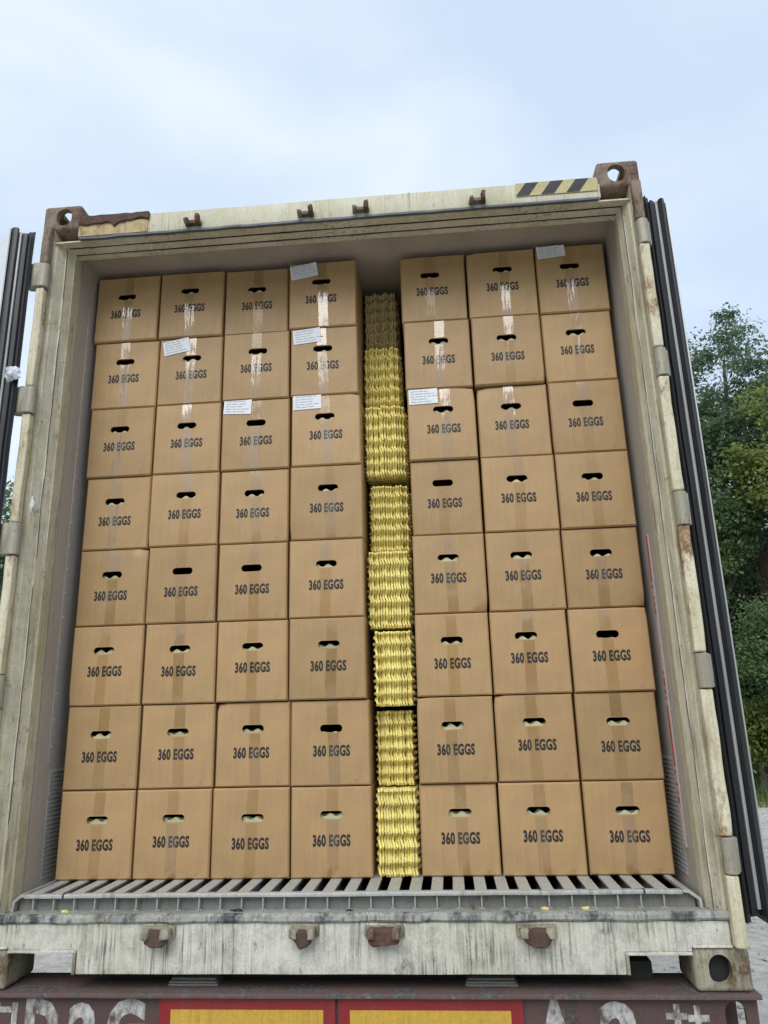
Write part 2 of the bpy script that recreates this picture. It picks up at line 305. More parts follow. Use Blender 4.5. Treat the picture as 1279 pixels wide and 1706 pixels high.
# ------------------------------------------------------------------ ground and hills
def build_ground():
    n = 60; v = []; f = []
    xs = np.concatenate([-np.geomspace(300, 1, n//2), [0], np.geomspace(1, 300, n//2)])
    for y in xs:
        for x in xs:
            r = math.hypot(x, y); v.append((x, y+3, -1.2 + (0.05*noise.noise(Vector((x*.35, y*.35, 0))) if 3.5 < r < 60 else 0)))
    k = len(xs)
    for j in range(k-1):
        for i in range(k-1): f.append((j*k+i, j*k+i+1, (j+1)*k+i+1, (j+1)*k+i))
    me = mesh_from('ground', v, f); o = link('ground', me, M_ground, None, 60); o['kind'] = 'structure'
    # ring of wooded hills all round the yard
    v = []; f = []; na = 220; prof = [(46, -1.4), (52, 3.0), (58, 7.0), (68, 11.0), (85, 15), (120, 19), (160, 21)]
    for a in range(na):
        t = 2*math.pi*a/na; c, s = math.cos(t), math.sin(t)
        for k2, (r, h) in enumerate(prof):
            q = Vector((c*2.2, s*2.2, k2*.35)); hh = h*(1+0.22*noise.noise(q)) + (1.6*noise.noise(Vector((c*14, s*14, k2*2.0))) + 0.9*noise.noise(Vector((c*40, s*40, k2*3.0))) if k2 else 0)
            v.append((c*r, 4+s*r, hh))
    m = len(prof)
    for a in range(na):
        b2 = (a+1) % na
        for k2 in range(m-1): f.append((a*m+k2, b2*m+k2, b2*m+k2+1, a*m+k2+1))
    o = link('hills', mesh_from('hills', v, f), M_hill, None, 30); o['kind'] = 'structure'
    # grassy bank at the right behind the yard
    v = []; f = []; nx, ny = 40, 16
    for j in range(ny+1):
        for i in range(nx+1):
            s_ = j/ny; x = 2.5+i*0.62; y = 15.1+s_*16 - 0.25*(x-6)
            z = -1.26 + 0.10*min(1, s_*8) + 2.6*max(0, s_-.12)**1.2 + 0.12*noise.noise(Vector((x*.6, y*.6, 0)))*min(1, s_*6)
            v.append((x, y, z))
    for j in range(ny):
        for i in range(nx): f.append((j*(nx+1)+i, j*(nx+1)+i+1, (j+1)*(nx+1)+i+1, (j+1)*(nx+1)+i))
    o = link('grassy_bank', mesh_from('grassy_bank', v, f), M_earth, None, 60); o['kind'] = 'structure'
build_ground()

# ------------------------------------------------------------------ shipping container
CT = empty('shipping_container', 'weathered cream refrigerated shipping container with open rear doors, packed with cartons', 'container')
XL, XR, ZC = -1.112, 1.14, 2.750       # inner wall faces and ceiling
LEN = 12.0
def casting(x0, z0, left, top, mat):
    """hollow corner casting with oval holes in front, side and top/bottom"""
    W_, D_, H_ = 0.162, 0.178, 0.118
    m = MB().box(0, W_, 0, D_, 0, H_); me = mesh_from('corner_casting', m.v, m.f); bm = bmesh.new(); bm.from_mesh(me); bmesh.ops.recalc_face_normals(bm, faces=bm.faces)
    bmesh.ops.bevel(bm, geom=list(bm.edges), offset=0.013, segments=3, affect='EDGES', profile=0.5); bm.to_mesh(me); bm.free()
    o = link('corner_casting', me, mat, CT); o.location = (x0, 0.0, z0)
    def cutter(fn_poly, fn, a, b):
        c = MB().prism(fn_poly, fn, a, b); cm = mesh_from('cut', c.v, c.f); b2 = bmesh.new(); b2.from_mesh(cm); bmesh.ops.recalc_face_normals(b2, faces=b2.faces); b2.to_mesh(cm); b2.free()
        co = bpy.data.objects.new('cut', cm); COL.objects.link(co); co.location = o.location; return co
    def oval(cx, cz, hw, hh, n=24):
        r = min(hw, hh); out = []
        for i in range(n):
            t = 2*math.pi*(i+.5)/n; c, s = math.cos(t), math.sin(t)
            out.append((cx+math.copysign(max(0, hw-r), c)+r*c, cz+math.copysign(max(0, hh-r), s)+r*s))
        return out
    cx = 0.089 if left else W_-0.089; cz = H_/2+(0.002 if top else 0)
    cs = [cutter(oval(cx, cz, 0.033, 0.040), lambda p, q, t: (p, t, q), -0.05, 0.09),
          cutter(oval(0.089, cz, 0.050, 0.038), lambda p, q, t: (t, p, q), (-0.05 if left else W_/2), (W_/2 if left else W_+0.05)),
          cutter(oval(cx, 0.089, 0.0325, 0.062), lambda p, q, t: (p, q, t), (H_/2 if top else -0.05), (H_+0.05 if top else H_/2)),
          cutter([(0.028, 0.026), (W_-0.028, 0.026), (W_-0.028, D_-0.026), (0.028, D_-0.026)], lambda p, q, t: (p, q, t), 0.022, H_-0.022)]
    for c in cs:
        md = o.modifiers.new('b', 'BOOLEAN'); md.operation = 'DIFFERENCE'; md.object = c; md.solver = 'EXACT'
    dg = bpy.context.evaluated_depsgraph_get(); nm = bpy.data.meshes.new_from_object(o.evaluated_get(dg)); o.modifiers.clear(); o.data = nm
    nm.name = 'corner_casting'
    for c in cs: bpy.data.objects.remove(c)
    nm.polygons.foreach_set('use_smooth', [True]*len(nm.polygons)); nm.set_sharp_from_angle(angle=R(35))
    return o
casting(-1.219, 2.778, True, True, M_cast); casting(1.057, 2.778, False, True, M_cast)
casting(-1.219, 0.0, True, False, M_cast2); casting(1.057, 0.0, False, False, M_cast2)

def frame_parts():
    # corner posts
    MB().box(1.1735, 1.2165, 0.0, 0.19, 0.119, 2.777).build('corner_post', M_post, CT, 0.004, 2, 0.0018, 5, 0.12)
    MB().box(-1.1985, -1.1625, 0.0, 0.19, 0.119, 2.777).build('corner_post', M_post, CT, 0.004, 2, 0.0018, 5, 0.12)
    # stepped jamb profile (right), then left
    pr = [(1.173, 0.004), (1.1700, 0.012), (1.1650, 0.014), (1.1520, 0.046), (1.1475, 0.047), (1.1465, 0.052), (1.1375, 0.080), (1.1355, 0.083), (1.1355, 0.101), (1.1395, 0.104), (1.1395, 0.15), (1.172, 0.15)]
    for sd_, k_ in ((1, 1.0), (-1, 1.42)):
        for xa_, ya_ in ((1.1478, 0.0482),):
            xx_ = xa_ if sd_ > 0 else -(1.162-(1.173-xa_)*1.42)
            MB().box(xx_-0.0014, xx_+0.0014, ya_-0.0016, ya_+0.0016, 0.207, 2.712).build('seal_line', M_gutter, CT, 0, 0, 0.0020, 9, 0.06)
    MB().prism(pr, lambda p, q, t: (p, q, t), 0.206, 2.718, 30).build('door_jamb', M_frame, CT, 0, 0, 0.0012, 8, 0, 18)
    pl = [(-(1.162-(1.173-a)*1.42), b) for a, b in pr]; pl[-3] = (XL-.001, pl[-3][1]); pl[-2] = (XL-.001, 0.15); pl[-1] = (-1.161, 0.15)
    MB().prism(pl, lambda p, q, t: (p, q, t), 0.206, 2.718, 30).build('door_jamb', M_frame, CT, 0, 0, 0.0012, 8, 0, 18)
    # header
    MB().box(-1.0565, 1.0565, 0.0, 0.10, 2.722, 2.824).build('header_beam', M_header, CT, 0.006, 2, 0.0022, 4, 0.10)
    ps = [(0.004, 2.7215), (0.004, 2.7150), (0.044, 2.7175), (0.046, 2.7205), (0.050, 2.7205), (0.052, 2.7155), (0.086, 2.7130), (0.088, 2.7190), (0.092, 2.7190), (0.094, 2.7090), (0.118, 2.7080), (0.122, 2.7215)]
    MB().prism(ps, lambda p, q, t: (t, p, q), -1.171, 1.171, 30).build('door_lintel', M_frame, CT, 0, 0, 0.0012, 7)
    MB().prism([(-0.012, 2.7165), (-0.011, 2.7265), (-0.001, 2.7325), (0.0, 2.7165)], lambda p, q, t: (t, p, q), -1.05, 1.05, 60).build('drip_strip', M_gutter, CT, 0, 0, 0.0025, 11)
    for ya_, za_ in ((0.0445, 2.7165), (0.0865, 2.7125)): MB().box(-1.118, 1.150, ya_, ya_+0.0045, za_-0.0012, za_+0.003).build('seal_line', M_rubber, CT, 0, 0, 0.0015, 9, 0.08)
    # stained end of the header and the rust crust over it
    m = MB(); m.box(-1.055, -0.765, -0.0045, -0.0025, 2.735, 2.795); m.build('stained_plate', M_stain, CT, 0.0006, 1)
    top = []; bot = []; n = 40
    for i in range(n+1):
        x = -1.056+0.296*i/n; bot.append((x, 2.7875+0.010*noise.noise(Vector((x*22, 0, 3)))+(0.008 if x > -0.86 else 0) - (0.018*math.exp(-((x+0.905)/0.012)**2)))); top.append((x, 2.8265+0.002*noise.noise(Vector((x*30, 5, 0)))))
    MB().prism(bot+top[::-1], lambda p, q, t: (p, t, q), -0.013, 0.02).build('rust_crust', M_rust, CT, 0.002, 1, 0.002, 40)
    # hazard stripes at the right end
    MB().box(0.735, 1.05, -0.0045, -0.0025, 2.762, 2.822).build('hazard_patch', M_yellow, CT)
    for k in range(3):
        a = 0.752+0.098*k
        MB().prism([(a-0.018, 2.7635), (a+0.032, 2.7635), (a+0.072, 2.8205), (a+0.022, 2.8205)], lambda p, q, t: (p, t, q), -0.0056, -0.0046).build('hazard_stripe', M_wornblack, CT)
frame_parts()

def welds():
    for pts in ([(-1.056, -0.001, 2.779), (-1.056, -0.001, 2.735)], [(1.056, -0.001, 2.79), (1.056, -0.001, 2.730)], [(1.058, -0.002, 0.120), (1.172, -0.002, 0.120)], [(-1.162, -0.002, 0.120), (-1.058, -0.002, 0.120)],
                [(0.31, -0.0015, 2.728), (0.31, -0.0015, 2.820)], [(-0.33, -0.0015, 0.050), (-0.33, -0.0015, 0.186)], [(0.40, -0.0015, 0.050), (0.40, -0.0015, 0.186)]):
        a_, b_ = Vector(pts[0]), Vector(pts[1]); n_ = max(8, int((b_-a_).length/0.006))
        MB().tube([a_.lerp(b_, q/n_) for q in range(n_+1)], [0.0028+0.0012*(q % 2)+random.uniform(0, .0008) for q in range(n_+1)], 7).build('weld_bead', M_header if pts[0][2] > 1 else M_sill, CT)
welds()
def keeper_top(x):
    m = MB(); m.box(x-0.034, x+0.034, -0.007, 0.002, 2.744, 2.762)
    o = m.build('cam_keeper', M_cast, CT, 0.003, 2, 0.002, 40)
    for s, h in ((-1, 0.020), (1, 0.038)):
        c = x+s*0.023
        MB().prism([(-0.006, 2.738), (-0.040, 2.742), (-0.044, 2.742+h*0.55), (-0.034, 2.742+h), (-0.010, 2.745+h)], lambda p, q, t: (t, p, q), c-0.008, c+0.008).build('lug', M_cast if s < 0 else M_rust, o, 0.0035, 2, 0.004, 45)
    MB().box(x-0.016, x+0.016, -0.022, -0.011, 2.746, 2.760).build('lug', M_cast, o, 0.003, 2)
for x in (-0.571, -0.107, 0.116, 0.58): keeper_top(x)
def keeper_bot(x, w, style):
    m = MB(); m.box(x-w-.012, x+w+.012, -0.014, 0.002, 0.150, 0.182); o = m.build('cam_keeper', M_cast2, CT, 0.004, 2, 0.003, 40)
    pts = [(x-w, 0.176), (x-w*0.85, 0.146), (x-w*0.45, 0.128), (x+w*0.45, 0.127), (x+w*0.85, 0.145), (x+w, 0.176)]
    if style: pts = [(x-w, 0.180), (x-w, 0.142), (x-w*0.7, 0.132), (x+w*0.7, 0.132), (x+w, 0.142), (x+w, 0.180)]
    MB().prism(pts, lambda p, q, t: (p, t, q), -0.044, -0.013, 2).build('keeper_block', M_rust, o, 0.007, 3, 0.007, 38, 0.012)
    for s in (-1, 1):
        c = x+s*w*0.8; MB().box(c-0.011, c+0.011, -0.056, -0.012, 0.153, 0.181).build('lug', M_cast if style else M_cast2, o, 0.006, 3, 0.006, 45, 0.012)
keeper_bot(-0.563, 0.040, 0); keeper_bot(-0.104, 0.034, 0); keeper_bot(0.146, 0.048, 1); keeper_bot(0.605, 0.048, 0)

def sill():
    pts = [(-0.8295, 0.046), (0.8605, 0.046), (0.8605, 0.106), (1.0565, 0.106), (1.0565, 0.119), (1.1715, 0.119), (1.1715, 0.188), (-1.1605, 0.188), (-1.1605, 0.119), (-1.0565, 0.119), (-1.0565, 0.114), (-0.8295, 0.114)]
    me = bpy.data.meshes.new('door_sill'); bm = bmesh.new(); vs = [bm.verts.new((x, 0.0, z)) for x, z in pts]; fc = bm.faces.new(vs)
    r = bmesh.ops.extrude_face_region(bm, geom=[fc]); bmesh.ops.translate(bm, verts=[g for g in r['geom'] if isinstance(g, bmesh.types.BMVert)], vec=(0, 0.012, 0))
    bmesh.ops.recalc_face_normals(bm, faces=bm.faces)
    bmesh.ops.bevel(bm, geom=[e for e in bm.edges if e.calc_face_angle(0) > .3], offset=0.003, segments=2, affect='EDGES', profile=.6)
    bmesh.ops.triangulate(bm, faces=[f for f in bm.faces if len(f.verts) > 4])
    for _ in range(5):
        es = [e for e in bm.edges if e.calc_length() > 0.09]
        if es: bmesh.ops.subdivide_edges(bm, edges=es, cuts=1); bmesh.ops.triangulate(bm, faces=[f for f in bm.faces if len(f.verts) > 4])
    for v in bm.verts: v.co.y += 0.003*noise.noise(v.co*5)
    bm.to_mesh(me); bm.free(); link('door_sill', me, M_sill, CT, 30)
    # flanges round the cut-outs and lower return
    for x0, x1, z in ((0.8615, 1.0555, 0.098), (-1.0555, -0.8305, 0.106)):
        MB().box(x0, x1, -0.006, 0.16, z, z+0.0075).build('cutout_flange', M_sill, CT, 0.002, 2, 0.002, 20, 0.05)
    MB().box(0.861, 0.871, -0.006, 0.16, 0.046, 0.0975).build('cutout_flange', M_cast2, CT, 0.002, 2, 0.0015, 20)
    MB().box(-0.840, -0.830, -0.006, 0.16, 0.046, 0.1055).build('cutout_flange', M_cast2, CT, 0.002, 2, 0.0015, 20)
    MB().box(-0.829, 0.860, 0.0125, 0.16, 0.046, 0.056).build('lower_return', M_sill, CT)
    # worn dark top edge, then the tread plate
    MB().prism([(-0.004, 0.1885), (-0.011, 0.196), (-0.010, 0.208), (0.0, 0.215), (0.020, 0.2135), (0.020, 0.1885)], lambda p, q, t: (t, p, q), -1.171, 1.171, 120).build('sill_edge', weathered('sill_edge_scraped', (0.42, 0.43, 0.40), (0.04, 0.045, 0.05), 0.9, 0.52, 0.5, 0.2, 0.4, (0.075, 0.08, 0.085)), CT, 0, 0, 0.004, 14)
    MB().prism([(0.0205, 0.2125), (0.030, 0.2125), (0.034, 0.2075), (0.052, 0.2065), (0.055, 0.2035), (0.0995, 0.2035), (0.0995, 0.185), (0.0205, 0.185)], lambda p, q, t: (t, p, q), -1.171, 1.171, 60).build('sill_tread', M_silltop, CT, 0, 0, 0.0012, 12)
sill()

def hinges():
    HZ = [(2.597, 2.492), (2.054, 1.947), (1.512, 1.395), (0.968, 0.860), (0.421, 0.320)]
    for side in (1, -1):
        zt = 2.775
        for k in range(6):
            zb = HZ[k][0]+0.004 if k < 5 else 0.122
            c = 1.190 if side > 0 else -1.178; hb = 0.0185 if side > 0 else 0.0165
            mat = M_cast if (k == 0) else M_bar
            MB().box(c-hb, c+hb, -0.036, -0.0045, zb, zt).build('hinge_bar', mat, CT, 0.007, 3, 0.004, 9, 0.10)
            if k < 5:
                a, b = HZ[k]
                if side > 0:
                    o = MB().tube([(c+0.004, -0.020, b), (c+0.004, -0.020, a)], 0.0225, 24).build('hinge', M_hinge, CT, 0.002, 1)
                    MB().box(c+0.026, c+0.034, -0.016, 0.040, b+0.002, a-0.002).build('hinge_leaf', M_hinge, o, 0.002, 1)
                else:
                    rr_ = 0.022; pol = [(c+0.004+rr_*math.cos(R(t)), -0.022+rr_*math.sin(R(t))) for t in range(-90, 91, 15)]+[(c-0.030, 0.004), (c-0.058, -0.006), (c-0.062, -0.020), (c-0.050, -0.036), (c-0.026, -0.046)]
                    MB().prism(pol, lambda p, q, t: (p, q, t), b, a).build('hinge', M_hinge, CT, 0.0015, 1)
                zt = b-0.004
hinges()

def shell():
    MB().box(-1.213, XL, 0.155, LEN, 0.206, ZC).build('side_wall', M_wall, CT)
    MB().box(XR, 1.213, 0.155, LEN, 0.206, ZC).build('side_wall', M_wall, CT)
    MB().box(-1.215, 1.215, 0.125, LEN, ZC+0.001, 2.87).build('ceiling', M_ceil, CT)
    MB().box(-1.215, 1.215, LEN+.001, LEN+0.05, 0.05, 2.87).build('front_wall', M_wall, CT)
    MB().box(-1.11, 1.138, 0.1065, LEN, 0.15, 0.2).build('floor_deck', M_dark, CT)  # deck coloured near black, the shade inside the slots put into it
    for s in (-1, 1):
        MB().box(s*1.19-0.02, s*1.19+0.02, 0.20, LEN, 0.045, 0.149).build('bottom_rail', M_post, CT)
        v = []; f = []; n = 4*58
        for i in range(n+1):
            ph = i % 4; off = 0.0 if ph in (0, 1) else 0.022
            for z in (0.15, 2.868): v.append((s*(1.2165+off*0.6), 0.20+i*(LEN-0.2)/n, z))
        for i in range(n): f.append((2*i, 2*i+1, 2*i+3, 2*i+2))
        link('outer_skin', mesh_from('outer_skin', v, f), M_outer, CT)
    # left wall: cover strip with rivets, kick liner; right wall: kick liner and load-line sticker
    MB().box(XL-0.001, XL+0.0025, 0.238, 0.262, 0.66, 2.70).build('cover_strip', M_wall, CT, 0.001, 1)
    m = MB()
    for k in range(21):
        z = 0.72+k*0.096; m.tube([(XL+0.002, 0.250, z), (XL+0.0048, 0.250, z)], [0.0042, 0.0028], 8)
    o = m.build('rivet_row', M_alu, CT); o['kind'] = 'stuff'
    for x0, s, y0 in ((XL, 1, 0.262), (XR, -1, 0.245)):
        poly = []; n = 25
        for i in range(n):
            z = 0.262+i*(0.375/n); poly += [(0.0014, z), (0.0034, z+0.004), (0.0034, z+0.009), (0.0014, z+0.0125)]
        poly = [(-0.0005, 0.262)]+poly+[(-0.0005, 0.64)]
        MB().prism(poly, lambda p, q, t: (x0+s*p, t, q), y0, 1.1).build('kick_liner', M_scuff, CT)
    zz = 1.416; k = 0
    while zz > 0.372:
        h = (0.20, 0.012, 0.010, 0.03, 0.009, 0.014, 0.011, 0.008, 0.02)[k % 9] if k else 0.17
        MB().box(XR-0.0085, XR-0.0078, 0.206, 0.220, max(0.36, zz-h), zz).build('load_line_sticker', M_redtape if k % 2 == 0 else M_pinktape, CT)
        zz -= h+0.0005; k += 1
    MB().box(XR-0.0075, XR-0.001, 0.203, 0.223, 0.355, 1.42).build('sticker_backing', M_wall, CT)
shell()

def floor_grate():
    g = MB().box(-1.060, 1.068, 0.070, 0.094, 0.2455, 0.2575).build('floor_grate', M_alu, CT, 0.002, 2, 0.0012, 14, 0.06)
    m = MB(); m.box(-0.019, 0.019, 0.0945, 1.0, 0.2490, 0.2570); m.box(-0.0025, 0.0025, 0.080, 1.0, 0.2040, 0.2450); m.box(-0.009, 0.009, 0.082, 1.0, 0.2036, 0.2062)
    me = None; x = -1.032; i = 0
    while x < 1.05:
        if me is None: b = m.build('floor_slat', M_alu, g, 0.001, 1); me = b.data
        else: b = link('floor_slat', me, None, g)
        b.location = (x, 0, 0.0); b.rotation_euler.z = R(random.uniform(-.25, .25)); x += 0.0705; i += 1
    for xx in (-0.925, 0.952):   # joints between grate panels
        MB().box(xx-0.003, xx+0.003, 0.0685, 0.0955, 0.2440, 0.2585).build('grate_joint', M_dark, g)
    m = MB()
    m.prism([(-1.105, 0.2045), (-1.101, 0.236), (-1.075, 0.2575), (-1.062, 0.2575), (-1.062, 0.249), (-1.074, 0.248), (-1.092, 0.232), (-1.095, 0.2045)], lambda p, q, t: (p, t, q), 0.075, 1.0).build('edge_rail', M_alu, g)
    m = MB()
    m.prism([(1.126, 0.2045), (1.124, 0.232), (1.090, 0.2575), (1.070, 0.2575), (1.070, 0.249), (1.086, 0.248), (1.115, 0.228), (1.117, 0.2045)], lambda p, q, t: (p, t, q), 0.075, 1.0).build('edge_rail', M_alu, g)
    MB().box(-1.09, 1.11, 0.100, 0.106, 0.186, 0.2440).build('drain_plate', M_shim, g)
floor_grate()

def door(side, hx, hy, theta, label):
    """door leaf swung back; u runs along the leaf, t through its thickness (0 = outside skin)"""
    u = Vector((side*math.sin(theta), math.cos(theta), 0)); n = Vector((side*math.cos(theta), -math.sin(theta), 0)); H = Vector((hx, hy, 0))
    P = lambda a, t, z: tuple(H+u*a+n*t+Vector((0, 0, z)))
    def slab(name, poly, z0, z1, mat, par, nn=24, dent=0.0): return MB().prism(poly, lambda a, t, z: P(a, t, z), z0, z1, nn).build(name, mat, par, 0, 0, dent, 6)
    d = slab('door', [(0.012, 0.002), (1.165, 0.002), (1.165, 0.082), (0.012, 0.082)], 0.205, 2.722, M_outer, CT, 4); d['label'] = label
    slab('door_liner', [(0.004, 0.0825), (1.14, 0.0825), (1.14, 0.0895), (0.004, 0.0895)], 0.215, 2.718, M_white, d, 4)
    def lip(name, poly, z0, z1): slab(name, poly, z0, z1, M_rubber, d, 40, 0.0022)
    lip('gasket', [(0.011, 0.001), (-0.020, -0.004), (-0.028, 0.0), (-0.013, 0.008), (-0.010, 0.016), (0.011, 0.016)], 0.175, 2.738)
    lip('gasket', [(0.011, 0.017), (-0.016, 0.019), (-0.020, 0.025), (-0.014, 0.030), (-0.010, 0.038), (0.011, 0.040)], 0.195, 2.722)
    slab('gasket_retainer', [(0.011, 0.0405), (-0.010, 0.0415), (-0.013, 0.046), (-0.010, 0.0515), (0.011, 0.0525)], 0.21, 2.720, M_gstrip, d)
    lip('gasket', [(0.011, 0.053), (-0.014, 0.056), (-0.022, 0.064), (-0.016, 0.074), (-0.004, 0.080), (0.003, 0.0818), (0.011, 0.0818)], 0.19, 2.728)
    slab('edge_trim', [(0.003, 0.0822), (-0.006, 0.0835), (-0.007, 0.088), (-0.001, 0.0905), (0.003, 0.090)], 0.215, 2.718, M_gstrip if side > 0 else M_white, d)
    # the bottom gasket runs along the foot of the leaf
    MB().prism([(0.0, 0.2045), (0.09, 0.2045), (0.096, 0.185), (0.075, 0.165), (0.06, 0.188), (0.02, 0.183)], lambda t, z, a: P(a, t, z), 0.013, 1.15, 10).build('bottom_gasket', M_rubber, d, 0, 0, 0.003, 9)
    MB().prism([(0.0, 2.7225), (0.085, 2.7225), (0.082, 2.734), (0.05, 2.728), (0.02, 2.738)], lambda t, z, a: P(a, t, z), 0.013, 1.15, 10).build('top_gasket', M_rubber, d, 0, 0, 0.002, 9)
    return d
door(1, 1.232, 0.045, R(-1.5), 'right door leaf folded back along the container side, black gasket edge showing')
door(-1, -1.236, -0.034, R(50), 'left door leaf swung half back, pale liner and black gaskets showing')

# ------------------------------------------------------------------ egg cartons
YB = 0.280
XE = [  # left/right edges per row (top to bottom)
 [-1.104,-.816,-.812,-.525,-.5225,-.2375,-.2345,.062,.251,.5325,.538,.8295,.8325,1.1235],
 [-1.0945,-.8055,-.803,-.521,-.517,-.2285,-.2245,.0655,.2565,.5365,.5415,.829,.832,1.1205],
 [-1.086,-.8045,-.801,-.5165,-.5135,-.2255,-.219,.0715,.261,.5405,.5455,.833,.836,1.122],
 [-1.0815,-.803,-.8,-.514,-.5115,-.227,-.2215,.0735,.2625,.541,.546,.8345,.837,1.1225],
 [-1.081,-.796,-.793,-.511,-.5075,-.2275,-.2235,.0725,.261,.5405,.544,.832,.8345,1.1215],
 [-1.078,-.790,-.7865,-.5025,-.5,-.2215,-.218,.076,.259,.537,.539,.826,.83,1.118],
 [-1.073,-.786,-.782,-.499,-.496,-.2125,-.21,.0835,.2555,.534,.536,.8225,.8265,1.114],
 [-1.070,-.786,-.783,-.499,-.496,-.2105,-.2075,.086,.2525,.530,.532,.8215,.8245,1.1115]]
ZT = [2.722, 2.403, 2.090, 1.781, 1.474, 1.167, 0.863, 0.562, 0.2582]
ROWN = ['top row', 'second row from top', 'third row from top', 'fourth row from top', 'fifth row from top', 'third row from bottom', 'second row from bottom', 'bottom row']
COLN = ['leftmost column', 'second column from left', 'third column from left', 'column left of the tray gap', 'column right of the tray gap', 'second column from right', 'rightmost column']
LABELS = {(0, 3): (-0.105, 0.118, 9), (0, 6): (-0.128, 0.138, 4), (1, 1): (-0.085, 0.118, 10), (1, 3): (-0.095, 0.120, 5), (2, 2): (-0.118, 0.128, -3), (2, 3): (-0.125, 0.128, 1), (2, 4): (-0.116, 0.122, 1)}

def text_mesh(body, size, bold, sx):
    cu = bpy.data.curves.new('t', 'FONT'); cu.body = body; cu.size = size; cu.align_x = 'CENTER'; cu.offset = bold; cu.resolution_u = 3; cu.space_character = 1.08
    o = bpy.data.objects.new('t', cu); COL.objects.link(o); dg = bpy.context.evaluated_depsgraph_get(); me = bpy.data.meshes.new_from_object(o.evaluated_get(dg))
    v = [(p.co.x*sx, p.co.y) for p in me.vertices]; f = [tuple(p.vertices) for p in me.polygons]
    bpy.data.objects.remove(o); bpy.data.curves.remove(cu); bpy.data.meshes.remove(me); return v, f
TV, TF = text_mesh('360 EGGS', 0.0505, 0.0023, 0.80)
tw = max(p[0] for p in TV)-min(p[0] for p in TV); TV = [(p[0]*0.135/tw, p[1]) for p in TV]

